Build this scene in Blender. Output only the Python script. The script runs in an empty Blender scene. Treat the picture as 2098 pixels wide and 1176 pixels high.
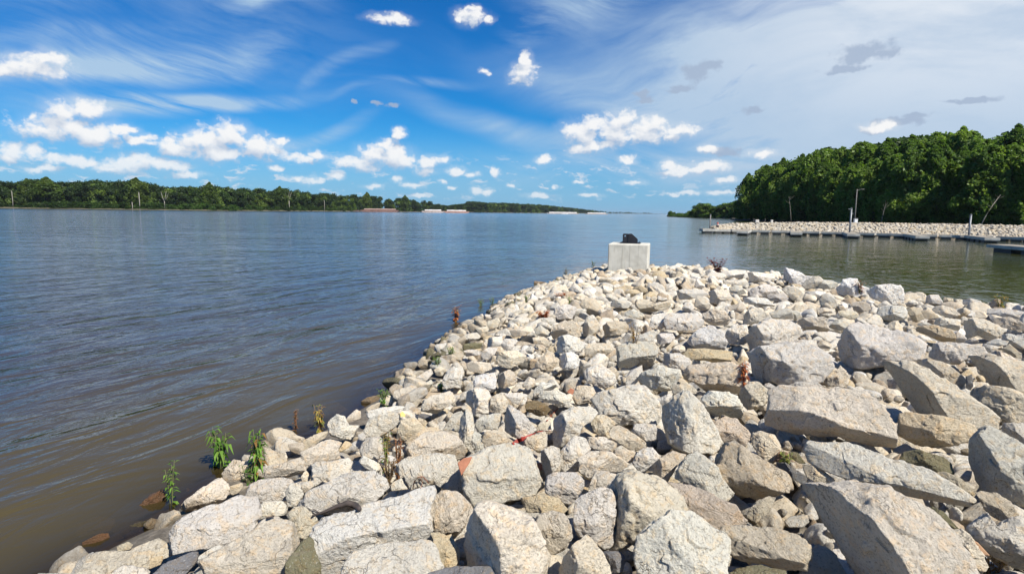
import bpy, math, random
import numpy as np
from mathutils import Vector, Matrix

# ------------------------------------------------------------------ camera
PW, PH, FPX = 2098.0, 1176.0, 1250.0
EYE = np.array([0.0, 0.0, 2.3])
PITCH = math.radians(7.0); ROLL = math.radians(0.745)
scene = bpy.context.scene
COL = scene.collection
Fv = np.array([0.0, math.cos(PITCH), -math.sin(PITCH)])
R0 = np.array([1.0, 0.0, 0.0]); U0 = np.cross(R0, Fv)
Rv = R0 * math.cos(ROLL) + U0 * math.sin(ROLL)
Uv = np.cross(Rv, Fv)
cam = bpy.data.cameras.new('camera'); cam_o = bpy.data.objects.new('camera', cam); COL.objects.link(cam_o)
cam_o.matrix_world = Matrix(((Rv[0], Uv[0], -Fv[0], EYE[0]), (Rv[1], Uv[1], -Fv[1], EYE[1]), (Rv[2], Uv[2], -Fv[2], EYE[2]), (0, 0, 0, 1)))
cam.sensor_width = 36.0; cam.lens = 36.0 * FPX / PW
cam.clip_start = 0.05; cam.clip_end = 30000
scene.camera = cam_o
def pdir(px, py):
    d = Fv * FPX + Rv * (px - PW / 2) + Uv * (PH / 2 - py)
    return d / np.linalg.norm(d)
def at_z(px, py, z=0.0):                       # point of the level z seen at a pixel
    d = pdir(px, py); t = (z - EYE[2]) / d[2]
    return EYE + d * t
def at_d(px, dist, z=0.0):                     # point at forward distance dist and level z, on the column px
    d = pdir(px, 440); k = dist / d[1]
    return np.array([d[0] * k, dist, z])
def project(P):
    v = np.asarray(P) - EYE
    w = v @ Fv
    return PW / 2 + FPX * (v @ Rv) / w, PH / 2 - FPX * (v @ Uv) / w, w

# ------------------------------------------------------------------ light
SUN_AZ, SUN_EL = math.radians(137), math.radians(50)
SV = Vector((math.sin(SUN_AZ) * math.cos(SUN_EL), math.cos(SUN_AZ) * math.cos(SUN_EL), math.sin(SUN_EL)))
sun = bpy.data.lights.new('sun', 'SUN'); sun.energy = 5.0; sun.angle = math.radians(0.5); sun.color = (1.0, 0.94, 0.84)
sun_o = bpy.data.objects.new('sun', sun); COL.objects.link(sun_o)
sun_o.rotation_euler = SV.to_track_quat('Z', 'Y').to_euler(); sun_o.location = (60, -30, 80)
scene.view_settings.view_transform = 'Standard'; scene.view_settings.look = 'None'
scene.view_settings.exposure = 0.58; scene.view_settings.gamma = 1.0
scene.cycles.max_bounces = 6; scene.cycles.diffuse_bounces = 3; scene.cycles.glossy_bounces = 3
scene.cycles.transparent_max_bounces = 12; scene.cycles.transmission_bounces = 3
scene.cycles.use_denoising = True
scene.cycles.caustics_reflective = False; scene.cycles.caustics_refractive = False

# ------------------------------------------------------------------ node helper
class NT:
    def __init__(s, tree): s.t = tree; s.n = tree.nodes; s.l = tree.links
    def __call__(s, typ, ins=None, **props):
        nd = s.n.new(typ)
        for k, v in props.items(): setattr(nd, k, v)
        for k, v in (ins or {}).items():
            sock = nd.inputs[k]
            if isinstance(v, bpy.types.NodeSocket): s.l.new(v, sock)
            else:
                try: sock.default_value = v
                except Exception: sock.default_value = (*v, 1.0)
        return nd
    def m(s, op, a, b=None, c=None, clamp=False):
        ins = {0: a}
        if b is not None: ins[1] = b
        if c is not None: ins[2] = c
        nd = s('ShaderNodeMath', ins, operation=op); nd.use_clamp = clamp
        return nd.outputs[0]
    def v(s, op, a, b=None, c=None):
        ins = {0: a}
        if b is not None: ins[1] = b
        if c is not None: ins[2] = c
        nd = s('ShaderNodeVectorMath', ins, operation=op)
        return nd.outputs['Value'] if op in ('LENGTH', 'DOT_PRODUCT', 'DISTANCE') else nd.outputs[0]
    def ss(s, x, lo, hi, a=0.0, b=1.0, interp='SMOOTHSTEP'):
        return s('ShaderNodeMapRange', {0: x, 1: lo, 2: hi, 3: a, 4: b}, interpolation_type=interp).outputs[0]
    def mix(s, f, a, b, blend='MIX'):
        nd = s.n.new('ShaderNodeMix'); nd.data_type = 'RGBA'; nd.blend_type = blend
        for i, v in ((0, f), (6, a), (7, b)):
            if isinstance(v, bpy.types.NodeSocket): s.l.new(v, nd.inputs[i])
            elif i == 0: nd.inputs[i].default_value = v
            else: nd.inputs[i].default_value = (*v[:3], 1.0)
        return nd.outputs[2]
    def noise(s, vec, scale, detail=4.0, rough=0.5, dist=0.0, out='Fac', **kw):
        nd = s('ShaderNodeTexNoise', {'Vector': vec, 'Scale': scale, 'Detail': detail, 'Roughness': rough, 'Distortion': dist}, **kw)
        return nd.outputs[out]

# ------------------------------------------------------------------ sky
world = bpy.data.worlds.new('World'); scene.world = world; world.use_nodes = True
wt = world.node_tree; wt.nodes.clear(); W = NT(wt)
def azv(px, py):
    d = pdir(px, py); return math.atan2(d[0], d[1]), d[2] / math.hypot(d[0], d[1])
tc = W('ShaderNodeTexCoord').outputs['Generated']
sx = W('ShaderNodeSeparateXYZ', {0: tc})
hx, hy, hz = sx.outputs
az = W.m('ARCTAN2', hx, hy)
rad = W.m('SQRT', W.m('ADD', W.m('MULTIPLY', hx, hx), W.m('ADD', W.m('MULTIPLY', hy, hy), 1e-5)))
vv = W.m('DIVIDE', hz, rad)
P2 = W('ShaderNodeCombineXYZ', {0: az, 1: vv, 2: 0.0}).outputs[0]
sky = W('ShaderNodeTexSky', sky_type='NISHITA')
sky.sun_disc = False; sky.sun_elevation = SUN_EL; sky.sun_rotation = SUN_AZ
sky.altitude = 0; sky.air_density = 1.0; sky.dust_density = 0.2; sky.ozone_density = 2.0
skyc = W('ShaderNodeHueSaturation', {'Hue': 0.497, 'Saturation': 1.28, 'Value': 1.25, 'Fac': 1.0, 'Color': sky.outputs[0]}).outputs[0]
skyc = W.mix(1.0, skyc, W.mix(W.ss(vv, 0.0, 0.17), (.34, .64, 1.00), (.11, .585, .98)), 'MULTIPLY')   # deep clear-air blue

# puffy fair-weather clouds: (photo x, y, half width, half height) of each lobe
CUM = [
 (60,137,52,17),(95,118,26,14),(12,145,14,12),(28,312,30,14),(12,322,16,12),(70,312,16,8),
 (90,268,44,17),(140,262,58,22),(195,275,52,20),(130,232,30,20),(180,225,30,15),(240,270,22,10),(266,268,14,7),
 (285,290,27,10),(300,282,16,8),
 (360,300,36,16),(420,290,52,26),(470,280,42,24),(478,268,20,14),(530,300,48,22),(560,308,26,18),(440,312,70,16),(575,290,12,8),
 (265,338,50,17),(300,330,26,16),(345,338,40,14),(150,328,36,9),(172,333,20,12),(85,345,40,6),(222,346,26,6),(378,360,32,6),(395,358,24,6),
 (620,326,28,9),(648,317,16,10),(605,364,20,6),(640,368,24,7),(690,362,12,6),(568,345,12,7),
 (735,335,48,15),(770,318,40,22),(802,322,42,26),(790,300,26,14),(830,330,26,18),(822,272,13,10),(817,278,8,8),
 (878,332,22,14),(872,350,26,9),(905,326,14,8),(935,350,24,9),(968,357,16,6),(1015,352,8,11),(1048,380,12,5),
 (815,370,12,8),(845,378,26,6),(770,384,24,5),(905,372,12,5),(925,382,12,5),(975,392,14,7),(1000,395,10,6),(860,400,30,4),
 (800,42,38,10),(820,36,22,8),(783,44,18,8),(965,36,30,18),(968,18,18,10),(1003,42,9,9),(940,40,12,8),
 (1072,150,24,22),(1078,124,14,15),(1062,165,16,10),(990,148,10,7),(1114,326,19,8),
 (1190,275,38,28),(1262,274,56,22),(1320,278,50,18),(1215,255,26,18),(1268,250,34,18),(1285,242,20,14),(1330,262,44,22),(1345,248,20,14),(1390,268,36,14),(1220,300,42,14),(1290,285,60,14),(1190,305,28,10),(1285,328,22,9),(1375,282,22,9),
 (1365,340,22,10),(1400,350,34,12),(1440,345,38,13),(1462,338,24,10),(1370,355,22,6),(1490,368,24,6),(1480,395,28,6),(1105,402,34,5),(1210,402,26,4),(1185,375,10,4),(1140,385,8,4),
 (1410,395,24,5),(1520,390,16,5),(1800,260,26,9),(1820,255,14,7),(1380,398,12,4),(1452,306,18,7),(1560,316,28,8),(1300,374,24,5)]
# thin grey scraps seen against the bright veil
GREY = [(1428,150,28,16),(1452,135,22,12),(1398,180,22,7),(1380,187,14,5),(1775,105,44,14),(1750,118,24,12),(1810,108,30,8),(1728,145,34,6),(1712,148,18,4),
 (1312,192,17,6),(1322,208,22,6),(1318,200,10,6),(1542,226,20,6),(1995,206,34,4),(1840,250,42,8),(1880,238,24,5),(1785,268,20,5),(730,208,8,4),(768,212,10,5),(800,216,12,5),(1480,310,40,7)]
# lobes group -> field value (1 in the middle, 0 at the rim, negative outside)
def lobes_group(name, lobes):
    g = bpy.data.node_groups.new(name, 'ShaderNodeTree')
    g.interface.new_socket('Vector', in_out='INPUT', socket_type='NodeSocketVector')
    g.interface.new_socket('Field', in_out='OUTPUT', socket_type='NodeSocketFloat')
    G = NT(g); gi = G('NodeGroupInput'); go = G('NodeGroupOutput')
    acc = None
    for (x, y, w, h) in lobes:
        w *= 1.04; h *= 1.08
        a, v = azv(x, y)
        d = G.v('LENGTH', G.v('MULTIPLY_ADD', gi.outputs[0], (FPX / w, FPX / h, 0), (-a * FPX / w, -v * FPX / h, 0)))
        acc = d if acc is None else G('ShaderNodeMath', {0: acc, 1: d, 2: 0.22}, operation='SMOOTH_MIN').outputs[0]
    G.l.new(G.m('SUBTRACT', 1.0, acc), go.inputs[0])
    return g
gc = lobes_group('cumulus_lobes', CUM); gg = lobes_group('grey_lobes', GREY)
def use_group(g, vec):
    nd = W('ShaderNodeGroup'); nd.node_tree = g; wt.links.new(vec, nd.inputs[0]); return nd.outputs[0]
warp = W.v('MULTIPLY_ADD', W.noise(P2, 34.0, 3, 0.6, out='Color'), (0.030, 0.018, 0), (-0.015, -0.009, 0))
PW_ = W.v('ADD', P2, warp)
def field(off):
    p = W.v('ADD', PW_, off)
    q = W.v('ADD', P2, off)
    n = W.noise(W.v('MULTIPLY', q, (1, 1.25, 1)), 46.0, 5, 0.50)
    b = W('ShaderNodeTexVoronoi', {'Vector': W.v('MULTIPLY', PW_ if off == (0, 0, 0) else p, (1, 1.2, 1)), 'Scale': 95.0, 'Detail': 2.0, 'Roughness': 0.6}, feature='SMOOTH_F1').outputs['Distance']
    f = use_group(gc, p)
    f = W.m('MAXIMUM', f, -1.2)
    return f, W.m('ADD', f, W.m('ADD', W.m('MULTIPLY', W.m('SUBTRACT', n, 0.5), 1.9), W.m('MULTIPLY', W.m('SUBTRACT', 0.42, b), 0.55)))
s0, fa = field((0, 0, 0)); s1, fb = field((0.005, 0.014, 0))
cmask = W.m('POWER', W.ss(fa, -0.40, 0.46, 0.0, 1.0, 'SMOOTHSTEP'), 0.85)
relief = W.m('SUBTRACT', fa, fb)                         # >0 on the side turned to the sun
shade = W.ss(W.m('ADD', W.m('MULTIPLY', relief, 0.30), W.m('MULTIPLY', W.m('SUBTRACT', s0, s1), 0.46)), -0.50, 0.44)
halo = W.m('MULTIPLY', W.ss(W.m('ADD', s0, W.m('MULTIPLY', W.m('SUBTRACT', W.noise(P2, 22.0, 3, .5), .5), 1.2)), -0.60, 0.50), 0.26)
cmask = W.m('MAXIMUM', cmask, halo)
ccol = W.mix(shade, (5.4, 6.4, 8.0), (10.6, 10.6, 10.6))
fg = W.m('ADD', use_group(gg, PW_), W.m('MULTIPLY', W.m('SUBTRACT', W.noise(P2, 55.0, 6, 0.6), 0.5), 2.2))
gmask = W.m('MULTIPLY', W.ss(fg, -0.25, 0.45), 0.8)
# high thin veils and streaks: (x, y, half length, half thickness, tilt in the picture, strength)
def veil(x, y, w, h, ang, k, p=None):
    a, v = azv(x, y)
    q = W.v('SUBTRACT', p if p is not None else P2, (a, v, 0))
    q = W('ShaderNodeVectorRotate', {'Vector': q, 'Angle': math.radians(ang)}, rotation_type='Z_AXIS').outputs[0]
    d = W.v('LENGTH', W.v('MULTIPLY', q, (FPX / w, FPX / h, 0)))
    return W.m('MULTIPLY', W.ss(d, 1.0, 0.0), k)
bigw = W.v('MULTIPLY_ADD', W.noise(P2, 3.0, 2, 0.5, out='Color'), (0.26, 0.16, 0), (-0.13, -0.08, 0))
PB = W.v('ADD', P2, bigw)
vs = [veil(1900,150,760,260,8,1.15,PB), veil(1600,170,480,130,12,0.95,PB), veil(1250,205,420,80,14,0.65,PB), veil(1010,255,260,40,14,0.7,PB), veil(2100,10,420,140,0,0.8,PB),
      veil(1800,330,600,110,0,0.8,PB), veil(260,140,380,50,-14,0.75,PB), veil(330,215,260,30,-12,0.55,PB), veil(420,205,330,24,-8,0.5,PB),veil(180,75,260,36,-14,0.3,PB),
      veil(600,8,130,30,-12,0.45,PB), veil(1190,35,240,60,-14,0.32,PB), veil(735,140,90,18,-25,0.28,PB), veil(700,275,150,26,-20,0.42,PB), veil(1300,330,520,70,0,0.4,PB), veil(850,175,150,14,-10,0.25,PB)]
streak = W('ShaderNodeVectorRotate', {'Vector': PB, 'Angle': math.radians(13)}, rotation_type='Z_AXIS').outputs[0]
sn = W.noise(W.v('MULTIPLY', streak, (1.0, 6.0, 1)), 5.0, 7, 0.62)
sn2 = W.noise(W.v('MULTIPLY', W('ShaderNodeVectorRotate', {'Vector': PB, 'Angle': math.radians(-14)}, rotation_type='Z_AXIS').outputs[0], (1.0, 5.0, 1)), 6.0, 6, 0.6)
acc = vs[0]
for q in vs[1:6]: acc = W.m('ADD', acc, q)
accL = vs[6]
for q in vs[7:]: accL = W.m('ADD', accL, q)
veR = W.m('MULTIPLY', acc, W.ss(sn2, 0.28, 0.68, 0.42, 1.12, 'LINEAR'))
accL = W.m('ADD', accL, W.m('MULTIPLY', W.ss(W.noise(PB, 2.4, 3, .5), .42, .68), W.ss(vv, .10, .30, 0., .20)))
veL = W.m('MULTIPLY', accL, W.ss(sn, 0.34, 0.62, 0.10, 1.7, 'LINEAR'))
hz_band = W.ss(vv, 0.14, 0.0, 0.0, 0.30)                # milky air low over the horizon
skyc = W.mix(W.m('MULTIPLY', hz_band, 2.2), skyc, (2.3, 5.2, 8.9))
vm = W.m('MINIMUM', W.m('ADD', veR, veL), 0.90)
vcol = W.mix(W.ss(az, -0.2, 0.6), (5.0, 6.9, 8.9), (5.5, 6.9, 8.6))
vcol = W.mix(W.m('MULTIPLY', W.m('MULTIPLY', W.ss(az, 0.12, 0.62), W.ss(vv, 0.04, 0.28)), W.ss(W.noise(W.v('MULTIPLY', PB, (1, 2.8, 1)), 3.6, 7, .62), .34, .62, .25, 1.0)), vcol, (9.2, 9.8, 10.4))
c1 = W.mix(vm, skyc, vcol)
c2 = W.mix(gmask, c1, (4.2, 5.2, 6.9))
fadec = W.ss(vv, 0.01, 0.10, 0.60, 0.97)
# rows of tiny far puffs low over the horizon
pf = W.noise(W.v('MULTIPLY', PW_, (1.0, 2.6, 1)), 30.0, 7, 0.62)
band = W.m('MULTIPLY', W.ss(vv, 0.012, 0.030), W.ss(vv, 0.105, 0.055))
pm = W.m('MULTIPLY', W.m('MULTIPLY', W.ss(pf, 0.54, 0.66), band), W.ss(az, 0.35, 0.1, .25, .62))
c2 = W.mix(pm, c2, (8.6, 9.0, 9.6))
cfin = W.mix(W.m('MULTIPLY', cmask, fadec), c2, ccol)
bg = W('ShaderNodeBackground', {'Color': cfin, 'Strength': 0.060})
W.l.new(bg.outputs[0], W('ShaderNodeOutputWorld').inputs[0])
world.cycles.sampling_method = 'MANUAL'; world.cycles.sample_map_resolution = 512
# ------------------------------------------------------------------ numpy noise
def _h(ix, iy, iz, seed):
    n = (ix.astype(np.int64) * 374761393 + iy.astype(np.int64) * 668265263 + iz.astype(np.int64) * 1274126177 + seed * 974634777) & 0xffffffff
    n = ((n ^ (n >> 13)) * 1274126177) & 0xffffffff
    n = ((n ^ (n >> 16)) * 2246822519) & 0xffffffff
    return ((n ^ (n >> 15)) & 0xffffff) / float(0xffffff) * 2 - 1
def vnoise(p, seed=0):
    i = np.floor(p).astype(np.int64); f = p - i; u = f * f * (3 - 2 * f)
    r = 0
    for dx in (0, 1):
        for dy in (0, 1):
            for dz in (0, 1):
                w = (u[:, 0] if dx else 1 - u[:, 0]) * (u[:, 1] if dy else 1 - u[:, 1]) * (u[:, 2] if dz else 1 - u[:, 2])
                r = r + w * _h(i[:, 0] + dx, i[:, 1] + dy, i[:, 2] + dz, seed)
    return r
def fbm(p, octs=4, seed=0, gain=0.5, ridged=False):
    r = 0; a = 1.0; q = p * 1.0
    for o in range(octs):
        n = vnoise(q, seed + o * 17)
        r = r + a * ((1 - 2 * np.abs(n)) if ridged else n); a *= gain; q = q * 2.03 + 11.7
    return r
# ------------------------------------------------------------------ unit spheres
def ico(level):
    t = (1 + 5 ** 0.5) / 2
    v = np.array([(-1,t,0),(1,t,0),(-1,-t,0),(1,-t,0),(0,-1,t),(0,1,t),(0,-1,-t),(0,1,-t),(t,0,-1),(t,0,1),(-t,0,-1),(-t,0,1)], float)
    f = np.array([(0,11,5),(0,5,1),(0,1,7),(0,7,10),(0,10,11),(1,5,9),(5,11,4),(11,10,2),(10,7,6),(7,1,8),(3,9,4),(3,4,2),(3,2,6),(3,6,8),(3,8,9),(4,9,5),(2,4,11),(6,2,10),(8,6,7),(9,8,1)])
    v /= np.linalg.norm(v[0])
    for _ in range(level):
        e = np.sort(np.concatenate([f[:, [0, 1]], f[:, [1, 2]], f[:, [2, 0]]]), axis=1)
        ue, inv = np.unique(e, axis=0, return_inverse=True); inv = inv.ravel()
        mid = v[ue[:, 0]] + v[ue[:, 1]]; mid /= np.linalg.norm(mid, axis=1)[:, None]
        n = len(v); k = len(f); a, b, c = inv[:k] + n, inv[k:2 * k] + n, inv[2 * k:] + n
        v = np.concatenate([v, mid])
        f = np.concatenate([np.stack([f[:, 0], a, c], 1), np.stack([f[:, 1], b, a], 1), np.stack([f[:, 2], c, b], 1), np.stack([a, b, c], 1)])
    return v, f
ICO = {k: ico(k) for k in range(1, 7)}

def new_mesh(name, verts, faces, mat, smooth=True, attrs=None):
    me = bpy.data.meshes.new(name)
    verts = np.asarray(verts, np.float32); faces = np.asarray(faces, np.int32)
    me.vertices.add(len(verts)); me.vertices.foreach_set('co', verts.ravel())
    k = faces.shape[1]
    me.loops.add(faces.size); me.loops.foreach_set('vertex_index', faces.ravel())
    me.polygons.add(len(faces)); me.polygons.foreach_set('loop_start', np.arange(0, faces.size, k, dtype=np.int32))
    me.polygons.foreach_set('loop_total', np.full(len(faces), k, np.int32))
    if smooth: me.polygons.foreach_set('use_smooth', np.ones(len(faces), bool))
    me.update(calc_edges=True)
    for an, arr in (attrs or {}).items():
        arr = np.asarray(arr, np.float32)
        if arr.ndim == 2:
            at = me.attributes.new(an, 'FLOAT_COLOR', 'POINT'); at.data.foreach_set('color', arr.ravel())
        else:
            at = me.attributes.new(an, 'FLOAT', 'POINT'); at.data.foreach_set('value', arr)
    if mat is not None: me.materials.append(mat)
    return me
def link(name, data, parent=None, label=None, cat=None, group=None, kind=None, loc=None):
    o = bpy.data.objects.new(name, data); COL.objects.link(o)
    if parent is not None: o.parent = parent
    if loc is not None: o.location = loc
    if label: o['label'] = label
    if cat: o['category'] = cat
    if group: o['group'] = group
    if kind: o['kind'] = kind
    return o

# ------------------------------------------------------------------ rock material
def mat_new(name):
    m = bpy.data.materials.new(name); m.use_nodes = True; m.node_tree.nodes.clear()
    return m, NT(m.node_tree)
def rock_material(name, small=False):
    m, N = mat_new(name)
    at = N('ShaderNodeAttribute', attribute_name='tone'); tone = at.outputs['Color']; seed = at.outputs['Alpha']
    pos = N('ShaderNodeNewGeometry').outputs['Position']
    ang = N.m('MULTIPLY', seed, 6.283)
    pr = N('ShaderNodeVectorRotate', {'Vector': pos, 'Axis': (0.4, 0.6, 0.7), 'Angle': ang}, rotation_type='AXIS_ANGLE').outputs[0]
    pr = N.v('ADD', pr, N('ShaderNodeCombineXYZ', {0: N.m('MULTIPLY', seed, 31.0), 1: N.m('MULTIPLY', seed, 17.0), 2: 0.0}).outputs[0])
    big = N.noise(pr, 4.0, 4, 0.6)
    med = N.noise(pr, 17.0, 6, 0.68, 0.4)
    fine = N.noise(pr, 75.0, 6, 0.72)
    strat = N.noise(N.v('MULTIPLY', pr, (1.0, 1.0, 6.0)), 9.0, 6, 0.7, 0.8)
    grain = N.noise(pr, 260.0, 3, 0.7)
    col = N.mix(N.ss(big, 0.40, 0.62), tone, N.mix(1.0, tone, (0.89, 0.89, 0.89), 'MULTIPLY'))
    col = N.mix(N.m('MULTIPLY', N.ss(med, 0.49, 0.64), 0.62), col, N.mix(1.0, tone, (1.06, 0.88, 0.66), 'MULTIPLY'))
    col = N.mix(N.m('MULTIPLY', N.ss(strat, 0.56, 0.72), 0.42), col, (0.30, 0.25, 0.19))
    col = N.mix(N.m('MULTIPLY', N.ss(fine, 0.53, 0.64), 0.62), col, (0.22, 0.18, 0.13))
    col = N.mix(N.m('MULTIPLY', N.ss(fine, 0.44, 0.30), 0.45), col, (0.80, 0.77, 0.70))
    stain = N.m('MULTIPLY', N.ss(N.noise(N.v('ADD', pr, (9.1, 3.3, 7.7)), 6.5, 5, 0.65), 0.63, 0.76), 0.55)
    col = N.mix(stain, col, (0.52, 0.36, 0.18))
    # dirt settled in the hollows
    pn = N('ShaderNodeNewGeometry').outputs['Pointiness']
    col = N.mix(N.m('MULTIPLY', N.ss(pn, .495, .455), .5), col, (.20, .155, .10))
    col = N.mix(N.m('MULTIPLY', N.ss(N.noise(N.v('ADD', pr, (3.1, 8.3, 1.7)), 2.2, 4, .6), .58, .74), .25), col, N.mix(1.0, tone, (.78, .72, .62), 'MULTIPLY'))
    # hairline fractures
    cv = N('ShaderNodeTexVoronoi', {'Vector': N.v('ADD', N.v('MULTIPLY', pr, (1, 1, 1.7)), N.v('MULTIPLY', N.noise(pr, 6.0, 4, .6, out='Color'), (.35, .35, .35))), 'Scale': 3.4}, feature='DISTANCE_TO_EDGE').outputs['Distance']
    crk = N.m('MULTIPLY', N.ss(cv, .016, .0), N.ss(N.noise(pr, 4.5, 3, .55), .50, .60))
    col = N.mix(N.m('MULTIPLY', crk, .55), col, (.20, .16, .115))
    # wet, algae-stained band just above the water
    z = N('ShaderNodeSeparateXYZ', {0: pos}).outputs[2]
    wet = N.ss(N.m('ADD', z, N.m('MULTIPLY', N.m('SUBTRACT', big, 0.5), 0.34)), 0.20, 0.04)
    col = N.mix(N.m('MULTIPLY', wet, 0.85), col, N.mix(1.0, col, (0.30, 0.245, 0.17), 'MULTIPLY'))
    h = N.m('ADD', N.m('MULTIPLY', N.m('MULTIPLY', N.m('ABSOLUTE', N.m('SUBTRACT', strat, 0.5)), -0.045), N.ss(seed, .35, .9, .2, 1.0)), N.m('ADD', N.m('MULTIPLY', med, 0.030), N.m('ADD', N.m('MULTIPLY', fine, 0.017), N.m('MULTIPLY', grain, 0.0022))))
    h = N.m('SUBTRACT', h, N.m('MULTIPLY', crk, .009))
    bump = N('ShaderNodeBump', {'Strength': 1.0, 'Distance': 1.0, 'Height': h})
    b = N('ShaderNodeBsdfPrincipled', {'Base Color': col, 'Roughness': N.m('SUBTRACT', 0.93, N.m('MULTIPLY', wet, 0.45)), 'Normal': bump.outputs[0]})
    b.inputs['Specular IOR Level'].default_value = 0.25
    N.l.new(b.outputs[0], N('ShaderNodeOutputMaterial').inputs[0])
    return m
M_ROCK = rock_material('limestone')

# ------------------------------------------------------------------ mound terrain (heights above the water level 0)
LSH = np.array([[-34, -26], [-12, -9], [-5.4, -0.6]] + [list(at_z(x, y, 0.0)[:2]) for x, y in
    [(60,1240),(130,1172),(250,1112),(355,1062),(372,1030),(450,985),(500,952),(560,925),(620,900),(700,862),(740,840),(800,792),(860,745),(905,705),(975,662),(1000,642),(1060,608),(1110,592),(1170,570),(1235,553)]])
RSH = np.array([list(at_z(x, y, 0.40)[:2]) for x, y in [(1300,549),(1420,548),(1500,550),(1650,560),(1760,584),(1900,606),(2000,618),(2098,625),(2250,640)]] + [[26, 11], [50, 2], [70, -10]])
TIP = at_z(1262, 545, 0.0)[:2]
RSH_out = []
for i in range(len(RSH)):
    a = RSH[max(i - 1, 0)]; b = RSH[min(i + 1, len(RSH) - 1)]; t = (b - a) / np.linalg.norm(b - a)
    n = np.array([-t[1], t[0]]); 
    if n[1] < 0: n = -n
    RSH_out.append(RSH[i] + n * 0.95)
RSH_out = np.array(RSH_out)
def seg_dist(P, L):
    best = np.full(len(P), 1e9)
    for a, b in zip(L[:-1], L[1:]):
        ab = b - a; t = np.clip(((P - a) @ ab) / (ab @ ab), 0, 1)
        best = np.minimum(best, np.linalg.norm(P - (a + t[:, None] * ab), axis=1))
    return best
OUT = np.concatenate([LSH, [TIP + np.array([0.3, 0.7])], RSH_out])
def inside(P, poly):
    r = np.zeros(len(P), bool); n = len(poly)
    for i in range(n):
        a, b = poly[i], poly[(i + 1) % n]
        if a[1] == b[1]: continue
        c = ((a[1] > P[:, 1]) != (b[1] > P[:, 1])) & (P[:, 0] < (b[0] - a[0]) * (P[:, 1] - a[1]) / (b[1] - a[1]) + a[0])
        r ^= c
    return r
MPOLY = np.concatenate([OUT, [[70, -60], [-34, -60]]])
def mound(P):
    P = np.atleast_2d(P)[:, :2]
    d = np.minimum(seg_dist(P, LSH), seg_dist(P, OUT[len(LSH) - 1:]) * 1.15)
    d = np.where(inside(P, MPOLY), d, -d)
    y = P[:, 1]
    cap = 0.62 - 0.14 * np.clip((y - 3) / 12, 0, 1)
    up = cap * (1 - np.exp(-np.maximum(d, 0) * 0.46 / cap))
    return np.where(d > 0, up, np.maximum(d * 0.42, -2.6))
def hit(px, py, lift=0.0):
    d = pdir(px, py); t = np.arange(1.2, 45, 0.012)
    Q = EYE + d[None] * t[:, None]
    z = mound(Q) + lift
    k = np.argmax(Q[:, 2] < z)
    if not (Q[k, 2] < z[k]): return EYE + d * t[-1], t[-1]
    return Q[k], t[k]
# ------------------------------------------------------------------ the rocks one can see, outlines read off the photograph
TILES = {'A': (100, 896, 4.196), 'B': (500, 896, 4.196), 'C': (900, 896, 4.196), 'D': (1300, 896, 4.196), 'E': (1598, 896, 4.196),
         'F': (600, 700, 5.245), 'G': (900, 700, 5.245), 'H': (1200, 700, 5.245), 'I': (1450, 700, 5.245), 'J': (1698, 700, 5.245),
         'K': (900, 560, 6.534), 'L': (1200, 560, 6.534), 'M': (1480, 540, 6.534), 'N': (1778, 560, 6.534)}
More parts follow.
